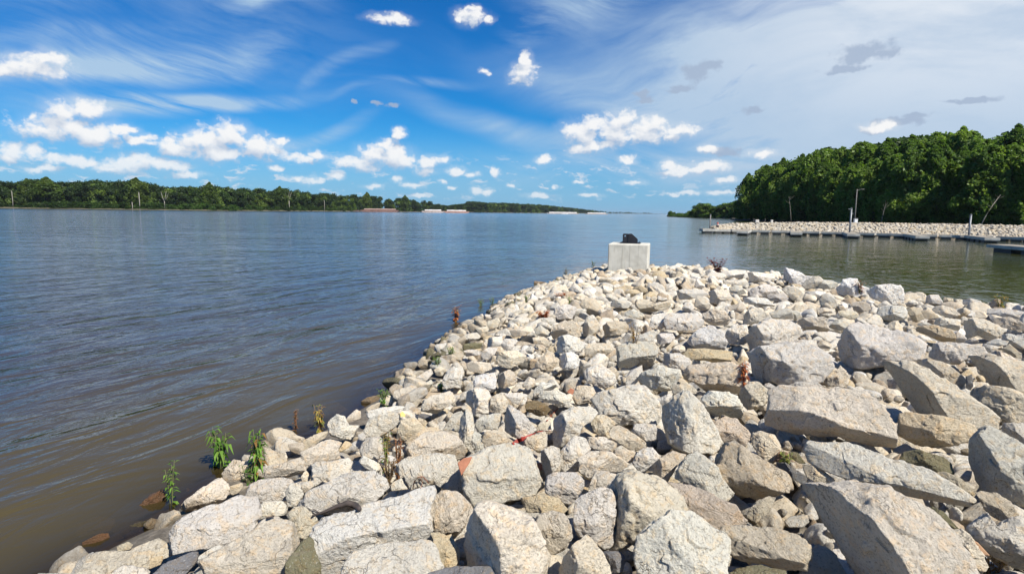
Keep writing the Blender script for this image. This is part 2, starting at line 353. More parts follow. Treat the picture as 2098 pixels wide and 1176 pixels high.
# tile | tone | flags (L left face turned from the sun, F flat slab, U undercut, S sunk in water) | outline | label
TRACE = '''
A|c|F|270,1140 420,985 700,975 900,880 1080,810 1090,930 1080,1000 860,1090 800,1200 400,1250 240,1250|long low cream rock sloping along the water's edge in the bottom left corner
A|g|F|1060,800 1130,720 1330,610 1450,590 1640,500 1850,530 1830,700 1750,800 1500,900 1450,920 1280,950 1080,1000|wide furrowed grey rock above the dark grey rock in the lower left
A|c||90,1190 190,1100 270,1140 240,1260 60,1260|small cream rock tip at the very bottom left beside the water
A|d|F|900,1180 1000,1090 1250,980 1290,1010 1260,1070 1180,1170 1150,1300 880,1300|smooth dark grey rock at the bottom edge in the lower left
A|c|U|1120,610 1180,540 1400,380 1490,345 1540,420 1550,480 1440,590 1330,610 1190,635|undercut grey-cream ledge rock overhanging the water below the tan boulder
A|t||1495,310 1590,195 1700,215 1720,270 1660,370 1560,420 1510,380|rounded tan boulder at the water's edge left of the tall green weed
A|t||1560,420 1660,390 1670,430 1620,480 1560,500|small tan stone right under the rounded tan boulder
A|r|S|750,610 870,500 990,440 1020,480 980,560 880,610 780,640|rust brown stone breaking the water beside the small green sprig
A|o|S|600,790 900,700 880,760 790,860 660,860|olive stone just under the water between two rusty stones
A|r|S|290,900 430,830 530,820 510,870 350,930 300,940|rust brown stone breaking the water nearest the bottom left corner
A|t|SD|260,740 430,680 560,700 560,780 430,830 300,860 240,820|murky yellowish stone fully under water left of the olive one
A|b|SD|150,990 250,900 320,940 230,1030|dim brown stone fully under water nearest the lower left corner
A|t||560,950 680,895 720,920 700,960 600,980|small tan stone on the waterline above the long low cream rock
A|o|S|790,905 860,862 885,880 830,910|thin olive stone lying on the waterline right of the small tan stone
A|w|F|1275,1030 1440,920 1500,930 1420,1000 1290,1055|thin pale stone wedged beside the smooth dark grey rock
A|y||750,1080 860,1060 900,1015 985,1020 960,1090 830,1140|orange-yellow stone between the long low cream rock and a grey one
A|l|F|520,1180 640,1105 750,1110 860,1150 840,1300 500,1300|bluish grey rock at the bottom edge left of the smooth dark grey rock
B|c|F|-400,1090 -180,930 70,810 160,720 370,655 470,720 500,880 400,990 370,1100 330,1300 -400,1300|big pale cream boulder sloping to the bottom edge left of the mossy brown gap rock
B|c||365,655 420,605 520,605 615,690 610,760 490,900 440,800|rounded cream knob rock on the right shoulder of the big pale cream boulder
B|w|F|630,770 700,700 850,650 1020,600 1180,560 1440,470 1620,400 1650,470 1600,560 1560,650 1570,800 1530,890 1400,900 1160,920 960,980 800,1180 760,1300 640,1300 590,950 600,860|huge bright cream boulder with the dark branch lying at its upper edge
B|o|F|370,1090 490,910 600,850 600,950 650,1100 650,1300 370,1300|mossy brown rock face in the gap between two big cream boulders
B|l|F|820,1180 960,980 1160,930 1560,885 1640,960 1690,1130 1680,1300 800,1300|broad pale grey boulder at the bottom edge below the huge bright cream one
B|c||1590,640 1620,540 1700,470 1840,480 1930,580 1960,650 1830,830 1740,850 1600,770|rounded mottled boulder resting on the yellow sandstone block
B|y|F|1600,780 1740,850 1810,830 1850,960 1840,1110 1690,1110 1650,960|yellow sandstone block standing under the rounded mottled boulder
B|d|F|1600,1170 1750,1120 2098,1110 2150,1180 2150,1300 1580,1300|dull grey flat rock cut by the bottom edge under the yellow sandstone
B|l|F|460,590 560,470 740,380 930,290 1100,280 1180,350 1250,370 1240,430 1080,560 1020,600 870,650 620,660 560,610|broad grey slab directly above the dark branch
B|l||560,240 620,210 740,210 880,180 960,250 900,310 740,370 700,360 610,420 570,330|
B|c|U|180,250 330,230 480,170 545,255 500,310 400,330 310,355 190,350|cream wedge rock right of the foot of the tall green weed
B|g|F|0,430 150,370 370,350 480,370 360,470 350,540 180,550 20,520|
B|w||370,540 360,470 400,400 450,400 510,490 450,580 370,610|
B|w||80,690 170,560 330,550 370,600 360,660 260,680 150,705|
B|c||490,340 530,280 570,330 560,380 500,380|
B|g||490,390 590,370 610,410 540,470 500,480|
B|w||980,200 1030,160 1100,190 1180,240 1160,290 1110,290 1040,260|small white bar-shaped stone left of the dead brown weed
B|c|F|490,130 700,30 740,20 830,50 800,110 820,180 620,210 540,240|
B|y|F|810,110 870,30 940,50 900,90 830,120|
B|b||380,60 500,40 520,70 490,150 400,120|
B|g||1000,100 1050,10 1180,0 1190,130 1160,190 1100,180 1010,150|
B|l|F|1330,240 1420,170 1640,150 1800,160 1850,300 1890,430 1850,470 1720,440 1630,390 1450,440 1410,380 1390,330 1340,330|large pale boulder with a curl of rusty wire on its front
B|c|F|1370,200 1420,60 1500,0 1600,-50 1720,-55 1830,0 1920,150 1820,195 1640,145 1430,175|large cream slab leaning behind the pale boulder with rusty wire
B|w||1290,380 1380,340 1410,440 1270,460 1250,420|
C|l|F|210,330 250,200 420,100 600,70 790,100 835,200 840,310 900,400 780,500 610,520 290,610 230,480|large light grey boulder just right of the terracotta brick piece
C|c|L|150,830 260,650 330,590 560,545 690,510 760,660 850,850 970,1100 960,1250 230,1300 230,1000|big cream-grey wedge boulder with its left face in shade, bottom centre
C|c||830,740 860,670 970,640 1070,670 1120,760 1130,850 1060,960 1000,1015 930,970 850,880|rounded cream boulder tucked right of the big shaded wedge boulder
C|y||710,520 900,500 1010,520 1100,620 1060,650 960,640 820,640 760,640|
C|w||910,410 920,350 990,315 1170,310 1240,370 1230,420 1150,550 1090,570 1040,540 920,470|bright white blocky rock above the rounded cream boulder at bottom centre
C|c|L|990,1170 1080,1030 1260,845 1330,900 1450,1110 1470,1250 980,1300|cone-shaped cream rock pointing up at the bottom edge
C|c|L|1365,600 1400,500 1550,330 1680,290 1850,350 2080,510 2120,620 1980,700 1780,780 1640,900 1550,970 1450,900 1400,780|big rounded cream-grey boulder behind the round white boulder
C|g||1180,560 1280,490 1460,430 1500,560 1500,700 1500,900 1420,950 1210,830 1175,720|shadowed grey rock squeezed left of the big rounded cream-grey boulder
C|l||1290,430 1350,290 1550,320 1480,420 1280,520|
C|c||1200,190 1320,110 1460,130 1650,250 1620,290 1350,290 1310,380 1210,300|
C|l||1030,290 1040,120 1170,-5 1250,20 1290,100 1210,260 1120,310|upright pale rock in the middle of the foreground, above the bright white block
C|w|L|890,340 880,120 960,80 1030,100 1040,200 1020,310 930,330|
C|w||1650,270 1690,150 1760,90 1830,95 1895,170 1840,240 1750,290|
C|t|L|1760,300 1930,160 2000,120 2120,150 2030,260 1960,370 1840,345|
C|l||1260,0 1420,0 1540,80 1440,110 1330,95 1270,60|
C|c||715,70 760,0 910,-50 915,60 865,135 800,90|
C|t||1490,130 1560,100 1690,120 1640,220 1560,180|
C|d||1400,980 1560,990 1600,1050 1560,1180 1480,1150|
D|w||30,970 60,860 180,740 310,655 470,665 600,740 770,830 800,910 770,1110 700,1300 100,1300 40,1080|big round white boulder cut by the bottom edge
D|t|FU|730,790 790,760 1130,775 1370,840 1470,890 1515,1000 1505,1145 1350,1130 1040,1080 880,1030 800,960|tan brick-shaped slab right of the big round white boulder
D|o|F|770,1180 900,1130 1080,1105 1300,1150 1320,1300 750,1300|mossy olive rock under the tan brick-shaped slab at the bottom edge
E|c|G|-260,740 -150,600 150,420 270,380 490,420 640,380 880,430 1020,490 1130,590 1300,700 1390,790 1560,950 1640,1080 1680,1200 1700,1400 400,1400 270,1180 265,960 200,870 0,815 -130,770|giant boulder with a speckled top and dark grey left face, bottom right
D|b|U|700,110 830,15 900,50 1000,150 1170,240 1370,340 1420,400 1310,460 1180,500 1040,530 860,460 760,370 710,250|grooved brownish boulder left of the giant speckled boulder
D|b|F|250,370 440,390 650,490 850,580 950,700 955,760 780,750 720,780 600,710 470,640 430,510 330,420|brown slab sloping down above the tan brick-shaped slab
D|w|R|340,350 440,200 530,125 640,170 720,260 740,350 850,470 950,530 870,590 650,490 500,410|pale pointed rock half in shadow left of the grooved brownish boulder
D|t||970,680 1000,570 1150,515 1210,520 1150,640 1050,730|small tan rock against the left tip of the giant speckled boulder
D|t||1020,60 1025,-30 1090,-50 1200,-10 1250,70 1240,170 1190,220 1110,190 1060,130|
D|r||1240,120 1310,130 1350,190 1300,210 1200,210|
D|o||1320,120 1400,130 1470,220 1400,225 1340,170|mossy green stone wedged at the left end of the long plank-shaped rock
D|t||1450,250 1560,240 1740,380 1700,400 1580,390 1490,340|
D|d||1190,220 1300,220 1480,340 1470,390 1420,390 1320,320|
E|l|FU|165,100 210,35 290,40 380,60 600,60 850,145 1150,240 1290,310 1500,430 1690,560 1800,660 1870,760 1860,780 1600,665 1400,600 1180,520 1080,520 900,440 700,400 380,280 230,210|long plank-shaped light grey rock sloping down above the giant speckled boulder
E|o||1010,190 1080,130 1200,115 1390,170 1450,220 1490,320 1310,300 1200,270 1100,220|olive brown stone on the right behind the long plank-shaped rock
E|t||1310,310 1430,300 1560,360 1640,420 1625,500 1500,430|
E|g|L|1620,190 1650,30 1700,-20 1765,-86 1880,-50 2098,90 2250,400 2150,640 1960,520 1770,470 1680,370|big smooth blue-grey boulder against the right edge
E|t|F|1700,490 1740,470 1870,490 1980,560 2050,660 1930,720 1870,700 1770,620|
E|g|U|1605,670 1690,640 1800,660 1860,770 1990,690 2098,670 2200,900 2150,1180 2000,1110 1830,1000 1700,880 1630,800|grey-tan boulder in the bottom right corner beside the brown leaf flake
E|o||1150,600 1310,600 1400,640 1530,780 1380,770 1290,700|
E|c||1390,790 1560,790 1640,850 1740,1000 1780,1100 1700,1200 1640,1080 1560,950|
E|g||1550,340 1600,285 1650,290 1640,370 1580,380|
J|y|U|700,960 690,830 760,780 950,760 1100,780 1400,860 1660,930 1580,1010 1500,1040 1300,1120 1150,1140 940,1100 820,1030|yellowish wedge rock between the huge cream slab and the smooth blue-grey boulder
J|c|G|200,420 290,300 450,270 700,230 920,240 1100,320 1400,530 1700,720 1900,900 1860,970 1660,930 1400,860 1100,780 950,760 780,770 640,640 480,540 300,490|very long cream boulder with a dark left end, upper right of the huge slab
J|c|F|1030,190 1110,185 1280,250 1440,370 1470,430 1400,500 1200,370 1000,230|
J|l|L|980,120 1040,30 1200,15 1450,20 1650,60 1720,150 1480,160 1380,240 1150,190|
J|c|G|1360,260 1480,160 1720,150 2098,230 2200,350 2150,540 2000,520 1700,510 1560,440 1430,370|long cream rock with a dark left face touching the right edge of the heap
J|t||1540,550 1600,500 1730,485 2098,540 2200,650 2200,900 2098,900 1880,870 1780,780 1700,700 1560,640|rounded tan boulder at the right edge below the long dark-faced rock
J|d||1470,380 1540,350 1550,480 1520,520 1480,500|
J|w||1400,530 1480,505 1530,540 1530,620 1480,630|
J|g||1880,880 2098,880 2200,1100 2098,1110 1970,1030 1870,960|
J|w|L|5,105 90,0 283,-184 480,-168 800,-78 1022,26 955,184 850,220 480,252 300,304 120,252|big white-grey peaked boulder upper right with a ragged shaded left side
J|t|F|500,290 760,240 850,230 920,290 900,330 800,350 640,320|
I|c|FU|620,800 620,610 700,540 830,500 1180,490 1300,500 1670,560 1790,680 1900,790 2000,890 1985,1175 1800,1150 1530,1040 1120,970 960,1010 780,950 640,890|huge flat cream slab casting a black shadow beneath it, right of centre
I|l||830,490 950,440 1180,440 1250,490 1100,550 800,560|
I|g|L|310,200 450,130 560,60 800,20 1050,0 1180,80 1300,160 1330,280 1220,380 1200,430 900,450 830,480 700,430 560,420 440,420 390,280|big bluish grey boulder behind the huge flat cream slab
M|l|L|300,1020 400,880 530,790 640,740 870,780 1040,870 1050,940 900,1080 850,1150 700,1180 450,1250 260,1180|pale grey boulder directly behind the big bluish grey one
H|t|U|1060,340 1130,260 1570,230 1690,300 1710,400 1700,500 1640,560 1440,530 1290,520 1200,440 1090,400|blocky cream-tan boulder left of the rust-coloured weed
I|c|L|330,590 380,500 450,440 520,440 620,500 700,540 640,610 600,700 440,720 350,660|
I|w||590,460 660,445 720,480 830,510 700,550 640,520|
I|c||1220,390 1340,280 1400,300 1420,260 1500,350 1500,440 1480,490 1300,470|pinkish cream block between the bluish grey boulder and the very long one
I|t||1660,570 1740,560 1820,620 1800,660 1740,620|
H|l||80,620 150,560 480,480 620,470 720,580 830,720 820,880 640,890 500,890 350,910 290,840 160,770|large pale grey boulder with an orange-brown spot on its front
H|l||840,720 960,600 1040,540 1130,570 1270,720 1400,950 1475,1090 1350,1175 1100,1190 960,1130 870,1000 850,850|tall triangular white and grey boulder in the middle foreground
H|w|U|1250,610 1330,540 1500,550 1620,590 1640,650 1750,740 1640,840 1560,810 1460,760 1380,850 1290,720|white wedge rock right of the tall triangular boulder
H|b|F|1370,870 1440,830 1500,810 1630,840 1770,990 1700,1120 1600,1050 1490,1080 1420,960|brownish block under the white wedge rock
H|w||500,960 540,890 740,890 760,930 740,1060 650,1060 560,1010|
H|c|F|260,960 330,900 430,930 640,1080 680,1130 600,1150 490,1165 400,1120 290,1040|
H|w|U|560,380 640,330 760,260 900,290 1000,300 1060,350 980,400 950,470 900,530 820,560 640,470|white faceted rock left of the blocky cream-tan boulder
H|c||925,500 960,460 1110,455 1190,520 1180,560 1040,540 960,600|
H|w||760,620 900,560 940,600 930,650 820,700|
H|l|F|330,230 330,20 560,10 720,10 820,130 800,200 640,280 590,220 480,270 360,270|square-cornered pale slab standing left of the bright white rock
H|w||420,470 470,320 600,260 620,360 540,440 500,480|
H|w|L|820,130 1000,130 1110,180 1130,260 1040,300 960,290 870,250 790,240|
H|y|FU|1020,110 1080,70 1480,100 1560,110 1580,220 1420,240 1270,200 1110,180|yellow-tan ledge rock carrying the bright white rock
L|W|FU|1330,950 1420,850 1520,750 1700,700 1830,800 1880,920 1850,1020 1700,1010 1500,1000|bright white rock perched on the yellow-tan ledge
H|c||50,800 200,790 330,880 260,930 280,1030 180,1030 80,950|
H|c|F|0,40 60,20 240,20 300,80 220,140 60,165 0,150|
H|w||0,300 170,250 300,350 310,440 200,500 60,440 0,440|
G|l|L|1170,1050 1210,900 1250,770 1440,710 1620,700 1700,770 1620,850 1530,920 1500,1000 1380,1060 1300,1130 1180,1110|light grey boulder right of the red strap
G|c||1440,600 1480,480 1640,480 1700,560 1640,640 1480,680|
G|w|L|680,980 720,800 740,680 870,760 1050,930 1000,970 900,1030 800,1020|white triangular rock pointing up left of the red strap
G|w||1060,590 1120,530 1280,530 1420,610 1380,670 1300,700 1150,640|rounded white rock above the brown stone and red strap
G|B||930,640 1050,640 1150,680 1190,730 1150,780 1080,800 940,740|dark brown stone under the rounded white rock
G|w||970,600 1040,500 1100,440 1240,450 1290,500 1280,530 1120,530 1060,590|
G|c||540,700 570,600 660,560 740,640 720,740 660,770 580,750|
G|l|L|280,640 300,540 400,500 560,540 580,600 530,700 520,800 440,820 360,780 350,700|pillar-like light grey rock with a blue-shadowed left side
G|W|F|350,500 400,370 620,330 600,480 560,540 400,510|flat white rock behind the pillar-like grey one
G|w||380,850 480,790 650,770 680,820 620,940 500,930 420,980|
G|t||460,1010 560,950 680,990 790,1080 800,1180 520,1175|
G|g|L|210,1000 230,840 300,720 350,780 380,900 360,1000 400,1100 340,1175 240,1080|narrow upright grey rock on the left side of the triangular white one
G|w||380,960 450,1000 530,1140 500,1200 380,1190 350,1080|
G|g||30,960 160,770 240,750 260,790 220,900 200,970 120,940|
G|c|L|620,470 630,360 760,300 850,380 800,460 700,490|
G|c||890,460 960,380 1030,400 1030,470 950,520|
G|w||700,560 850,550 940,570 930,650 880,690 780,640|
G|t||1030,250 1100,160 1230,140 1260,230 1210,310 1080,290|
G|W|L|1250,230 1320,150 1420,110 1490,160 1510,250 1430,300 1360,300|
G|c||620,200 640,110 820,100 950,160 920,220 800,260 740,280 650,250|
G|c||290,240 350,210 540,230 560,290 460,340 320,310|
G|l||30,440 90,310 150,270 250,300 240,400 220,490 80,500|
G|w||1340,700 1390,650 1460,700 1440,720|
G|c||1060,890 1190,850 1200,940 1080,950|
G|c||920,1100 950,1055 1160,985 1150,1130 1060,1150|
F|c|FU|1380,740 1390,640 1500,580 1720,520 1740,640 1640,700 1540,780 1440,750|flat cream slab near the shore, left of the pillar-like grey rock
F|w||310,700 390,630 440,640 600,740 620,780 560,800 410,850 340,790|smooth white rock at the water's edge beside the yellowing weed
F|w||380,890 410,850 470,790 560,810 600,900 700,900 700,1050 560,1040 410,1010|angular white rock leaning on the smooth white one at the water
F|c||600,800 680,730 730,750 730,820 600,870 570,840|
F|t||75,920 110,840 200,800 220,870 210,960 100,965|tan stone in the water between the dry brown spike and yellowing weed
F|l||775,950 830,830 980,780 1130,760 1130,860 1060,960 900,1030 810,1010|rounded blue-grey and cream rock left of the yellow leaf
F|w|F|760,760 900,720 1090,690 1200,700 1130,780 1000,790 840,830|
F|t||1130,960 1160,850 1300,820 1380,900 1390,960 1280,1020 1200,1060 1140,1020|
F|y|F|1200,1090 1280,1020 1500,890 1590,960 1560,1000 1400,1040 1330,1110 1220,1150|
F|w||940,600 1000,570 1080,600 1110,680 1040,690 920,690|
F|b|S|740,640 800,600 950,570 940,640 800,700 740,740|brown wet stone half in the water below the green algae patch
F|t||760,740 850,680 940,650 920,720 800,760|
F|t||1340,250 1380,200 1470,190 1510,240 1470,290 1370,290|
F|t||1255,340 1310,310 1350,360 1290,390|
F|t||1090,440 1130,380 1180,360 1250,400 1230,450 1180,480 1100,475|
F|b||1030,540 1080,490 1180,500 1160,550 1080,580|
F|g|L|1250,430 1400,340 1480,290 1510,340 1420,430 1370,490|
F|c||1520,300 1580,265 1650,300 1600,370 1540,360|
F|w||1380,500 1420,450 1480,410 1510,440 1450,500|
F|t|F|110,1160 120,1060 280,980 370,960 380,1010 260,1080 200,1160|
F|g||700,1000 750,975 790,1010 760,1060 710,1050|
F|d||1320,800 1400,770 1480,790 1410,830|
F|y||1380,880 1410,830 1450,870 1420,910|
K|c||1480,840 1560,700 1680,640 1820,650 1870,760 1880,830 1840,850 1740,810 1520,880|
K|W|L|1560,960 1600,850 1720,830 1840,870 1940,970 1900,1050 1700,1060 1540,1060|
K|l||1530,560 1560,470 1700,420 1830,460 1790,560 1770,620 1620,630|
K|c||950,770 1050,700 1230,720 1270,790 1160,830 990,850|
K|g||1270,750 1360,700 1480,790 1490,840 1420,860 1300,820|
K|c||1250,860 1390,850 1470,900 1430,950 1270,940|
K|l||830,960 870,880 950,880 990,970 980,1030 860,1010|
K|w|L|590,1000 680,850 830,850 850,930 820,970 640,990|
K|g|U|220,890 380,810 500,790 550,850 520,880 400,910 240,940|
K|c||480,740 640,710 660,760 600,840 540,800|
K|c||640,650 790,590 810,640 780,720 680,740 650,700|
K|g|L|565,590 620,550 730,560 720,600 620,640 580,640|
K|c||980,520 1220,450 1240,480 1120,550 990,550|
K|T|S|1240,120 1290,105 1420,120 1450,150 1380,175 1260,150|tan oval stone lying alone in the water off the shore
K|l||1350,620 1500,590 1560,640 1500,700 1450,680|
K|c|L|1890,780 1950,680 2098,600 2150,700 2098,800 2000,840 1900,830|
K|w||330,1040 440,1020 560,1040 540,1090 360,1110|
K|o||290,960 440,930 580,930 560,1000 330,1020|
K|w||1160,1020 1220,970 1280,1010 1240,1080 1160,1060|
K|w||560,1060 660,990 780,1000 740,1080 640,1160 580,1140|
K|t||1800,30 1870,0 1930,20 1900,70 1810,60|
L|c|U|660,440 720,340 820,340 930,410 1130,360 1190,410 1160,460 1000,490 850,520 780,530|bone-shaped cream rock midway up the heap below the concrete block
L|l|F|1100,560 1150,540 1480,540 1560,640 1530,720 1400,760 1100,740 1060,640|
L|w|F|860,700 900,560 1080,530 1100,600 1080,740 900,740|
L|W||1290,480 1330,400 1400,390 1450,470 1400,530|small round white stone on top of the heap right of centre
L|c||1450,430 1500,310 1620,330 1690,470 1560,500|
L|c||1570,540 1700,490 1850,520 1930,610 1900,680 1700,690 1600,640|
L|g|L|1060,270 1300,220 1550,220 1640,290 1420,330 1250,350 1150,310|
L|t|L|210,720 300,660 520,640 560,720 540,780 430,820 220,860|
L|w||640,860 900,760 950,800 900,900 780,920 650,910|
L|w|L|900,880 960,820 1150,780 1190,870 1120,930 1010,950|
L|w||530,520 640,480 760,540 780,580 640,600 530,570|
L|w||330,400 420,350 530,350 620,400 560,470 430,460 340,440|
L|g||270,300 330,280 430,330 340,370 290,370|
L|c|L|1650,340 1690,235 1900,230 1950,350 1900,450 1690,400|
L|c||1900,440 2098,400 2150,450 2098,510 1920,490|
L|w||1450,190 1490,70 1560,130 1610,210|
L|w||1890,780 1990,700 2140,700 2200,850 2098,960 1950,960 1870,850|
M|W|L|750,140 790,90 860,65 1000,110 1100,160 1190,180 1080,280 1000,310 930,290 820,200|white boulder highest against the green water on the right ridge
M|l||1070,290 1130,220 1210,180 1300,170 1360,230 1290,300 1200,340 1100,340|
M|w||1290,300 1360,225 1460,230 1550,270 1480,340 1300,340|
M|W||1480,350 1600,290 1620,220 1720,205 1800,220 1830,290 1950,330 1960,400 1800,450 1600,420 1500,390|
M|w|L|270,200 300,130 390,115 560,115 690,160 690,210 560,250 390,240|
M|l||320,400 420,330 560,280 690,310 780,390 720,420 540,450 350,440|
M|c||800,350 870,310 1000,320 1060,380 1110,430 1080,480 950,490 870,420|
M|g||600,430 820,400 880,470 850,510 640,500|
M|l||90,330 180,290 280,340 320,400 200,430 110,380|
M|w|F|0,110 160,85 310,95 270,200 120,190 0,200|
M|w|F|0,230 230,220 380,270 280,290 20,270|
M|g||1300,500 1330,420 1430,400 1480,430 1550,560 1480,600 1330,580|
M|W||1120,380 1290,370 1400,390 1300,440 1290,500 1230,460|
M|l|L|200,760 380,610 480,600 620,680 640,740 430,800 290,820|pale rock with a purple-grey shaded left side behind the pale grey boulder
M|g||640,660 750,620 900,600 930,640 960,740 830,740 640,720|
M|w||930,630 1020,640 1070,720 960,770|
M|c|U|960,800 1100,730 1300,720 1390,800 1420,880 1330,980 1250,880 1040,870|
M|l||1420,850 1520,750 1640,760 1750,840 1680,900 1520,890|
M|c||1250,600 1400,590 1480,660 1320,670 1250,640|
M|c||1260,1040 1340,1020 1500,1100 1440,1140 1300,1130|
M|c|F|1550,630 1780,640 1830,700 1720,750 1560,690|
M|c||1680,560 1820,500 1960,540 1980,620 1820,660 1700,620|
M|w|FU|120,520 340,455 590,470 690,570 640,610 350,530|
N|W||0,240 120,170 290,160 420,170 460,220 470,300 460,400 330,430 200,380 60,330|flat-topped white boulder on the right ridge against the water
N|g|L|740,340 830,290 940,290 990,370 1000,420 880,410 760,400|grey stone with a dark left side on the right ridge by the water
N|c|L|1250,720 1300,640 1380,620 1560,620 1740,700 1830,780 1730,850 1620,900 1480,820 1340,870 1290,820|egg-shaped cream rock with a dark left side near the right edge
N|y|U|640,740 700,710 900,700 1100,760 1160,830 1170,940 1060,940 880,870 720,800|cream slab with a brown-stained front left of the egg-shaped rock
N|g||1130,790 1200,770 1320,870 1280,920 1180,930|
N|w||130,530 160,460 300,430 470,450 520,510 520,590 430,620 300,640 180,600|
N|t||520,490 620,450 700,500 760,620 700,670 600,640|
N|l|L|830,640 1000,600 1240,620 1260,700 1200,770 1080,730 900,700|
N|c||270,680 390,620 440,700 470,780 380,830 280,790|
N|W||1230,360 1380,340 1500,370 1550,420 1400,440 1290,420|
N|c||820,460 1000,430 1140,470 1230,550 1100,600 920,530|
N|w|F|1520,510 1640,470 1900,480 2098,520 2150,600 1900,600 1700,550 1600,550|
N|c||1690,600 1900,590 2098,680 2098,780 1900,740 1700,680|
N|d||1560,620 1640,550 1710,600 1680,680|
N|w|L|1740,830 1900,810 2098,880 2098,1020 1900,960 1760,900|
N|g||1590,930 1700,880 1880,910 1850,960 1700,980|
N|t||1790,1020 1900,950 2050,1080 2070,1140 1950,1120|
N|c|L|1610,1100 1750,1040 1900,1100 2098,1230 2098,1300 1750,1180|
N|w||1510,930 1600,950 1780,990 1620,1080|
N|l||1270,920 1400,865 1480,900 1480,930|
N|c||470,270 560,250 630,270 620,330 520,320|
N|t||1010,320 1140,340 1150,400 1020,390|
N|g||390,820 520,790 640,830 640,890 450,880|
N|w||650,690 760,640 880,700 800,720|
'''
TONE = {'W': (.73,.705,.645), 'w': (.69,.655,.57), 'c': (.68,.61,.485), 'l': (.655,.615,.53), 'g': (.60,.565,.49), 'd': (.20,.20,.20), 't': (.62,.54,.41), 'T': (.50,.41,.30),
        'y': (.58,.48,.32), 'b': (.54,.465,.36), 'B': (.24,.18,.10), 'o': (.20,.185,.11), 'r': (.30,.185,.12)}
TWORD = {'W': 'bright white', 'w': 'whitish', 'c': 'cream', 'l': 'pale grey', 'g': 'grey', 'd': 'dark grey', 't': 'tan', 'T': 'tan', 'y': 'yellowish', 'b': 'brownish', 'B': 'brown', 'o': 'olive', 'r': 'rusty'}
rs = np.random.RandomState(7)
UPW = np.array([0, 0, 1.0])
def rock_from_outline(poly, flags, tone, seed):
    poly = np.array(poly, float); rr = np.random.RandomState(seed)
    # area centroid
    x, y = poly[:, 0], poly[:, 1]; x2, y2 = np.roll(x, -1), np.roll(y, -1); cr = x * y2 - x2 * y; A = cr.sum() / 2
    c = np.array([((x + x2) * cr).sum(), ((y + y2) * cr).sum()]) / (6 * A)
    Rp = math.sqrt(abs(A) / math.pi)
    lift = 0.0
    cy = min(c[1], 1240)
    for _ in range(3):
        P, t = hit(c[0], c[1], lift)
        lift = 0.42 * Rp * t / FPX
    if 'S' in flags:
        P = at_z(c[0], c[1], -0.085 if 'D' in flags else -0.03 if tone == 'o' else 0.008); t = np.linalg.norm(P - EYE)
    d = pdir(*c); ev = -d; er = np.cross(d, UPW); er /= np.linalg.norm(er); eu = np.cross(er, d)
    pts = []
    for q in poly:
        k = pdir(*q); w = k * ((P - EYE) @ d / (k @ d)) + EYE - P
        pts.append((w @ er, w @ eu))
    pts = np.array(pts)
    # principal axes
    fine = np.concatenate([pts[i] + (pts[(i + 1) % len(pts)] - pts[i]) * np.linspace(0, 1, 8, endpoint=False)[:, None] for i in range(len(pts))])
    cov = np.cov(fine.T); ew, evc = np.linalg.eigh(cov)
    b, a = np.sqrt(np.maximum(ew, 1e-6)) * 1.42
    ax = evc[:, 1]; bx = evc[:, 0]
    D = b * (0.95 if 'F' not in flags else 0.75)
    minor = b
    prad = Rp
    lvl = 6 if prad > 75 else 5 if prad > 17 else 4
    dirs, fac = ICO[lvl]
    base = dirs[:, 0:1] * a * np.array([*ax, 0]) + dirs[:, 1:2] * b * np.array([*bx, 0]) + dirs[:, 2:3] * D * np.array([0, 0, 1.0])
    s = base / np.linalg.norm(base, axis=1)[:, None]
    th = np.arctan2(s[:, 1], s[:, 0]); rho = np.hypot(s[:, 0], s[:, 1]) + 1e-6
    # silhouette radius against the angle (star-shaped outline)
    tab = np.linspace(-math.pi, math.pi, 361); r2 = np.full(361, 0.0)
    for i, tt in enumerate(tab):
        dv = np.array([math.cos(tt), math.sin(tt)]); best = 0
        for k in range(len(pts)):
            p, q = pts[k], pts[(k + 1) % len(pts)]; e = q - p
            den = dv[0] * e[1] - dv[1] * e[0]
            if abs(den) < 1e-9: continue
            tt2 = (p[0] * e[1] - p[1] * e[0]) / den; uu = (p[0] * dv[1] - p[1] * dv[0]) / den
            if tt2 > 0 and -1e-6 <= uu <= 1 + 1e-6: best = max(best, tt2)
        r2[i] = best if best > 0 else minor * 0.5
    r2 = np.maximum(r2, minor * 0.3)
    r2 = r2 * (1 + .035 * fbm(np.column_stack([np.cos(tab) * 2.6, np.sin(tab) * 2.6, tab * 0 + seed]), 4, seed))
    rs2 = np.interp(th, tab, r2) * 1.06
    rad = [rs2 / rho]
    def facet(phi, apex, we, rx=None):
        rphi = np.interp(phi, tab, r2) if rx is None else rx
        ta = max(apex - we, 0.02 * D) / rphi
        al = math.atan(ta); n = np.array([math.sin(al) * math.cos(phi), math.sin(al) * math.sin(phi), math.cos(al)])
        h = apex * math.cos(al); return n, h
    fs = []
    ap = D
    P90 = math.pi / 2
    if 'G' in flags:      # long boulder, left-lower face steep and turned away from the sun; wide bright top
        phi = math.radians(218); n = np.array([math.cos(phi) * 0.86, math.sin(phi) * 0.86, 0.50]); n /= np.linalg.norm(n); fs.append((n, minor * 0.12))
        fs += [facet(math.radians(60), ap * 1.1, ap * 0.15), facet(math.radians(115), ap * 1.25, 0), facet(math.radians(5), ap * 1.1, ap * 0.2)]
    elif 'L' in flags:
        phi = math.radians(rr.uniform(170, 205)); k = rr.uniform(.80, .90); n = np.array([math.cos(phi) * k, math.sin(phi) * k, 0.45]); n /= np.linalg.norm(n); fs.append((n, np.interp((phi + math.pi) % (2 * math.pi) - math.pi, tab, r2) * 0.52))
        fs += [facet(math.radians(rr.uniform(60, 100)), ap * 1.1, ap * rr.uniform(0, .2)), facet(math.radians(rr.uniform(-20, 20)), ap * 1.0, ap * rr.uniform(.1, .5)), facet(math.radians(rr.uniform(-110, -70)), ap * 1.0, ap * rr.uniform(.3, .7))]
    else:
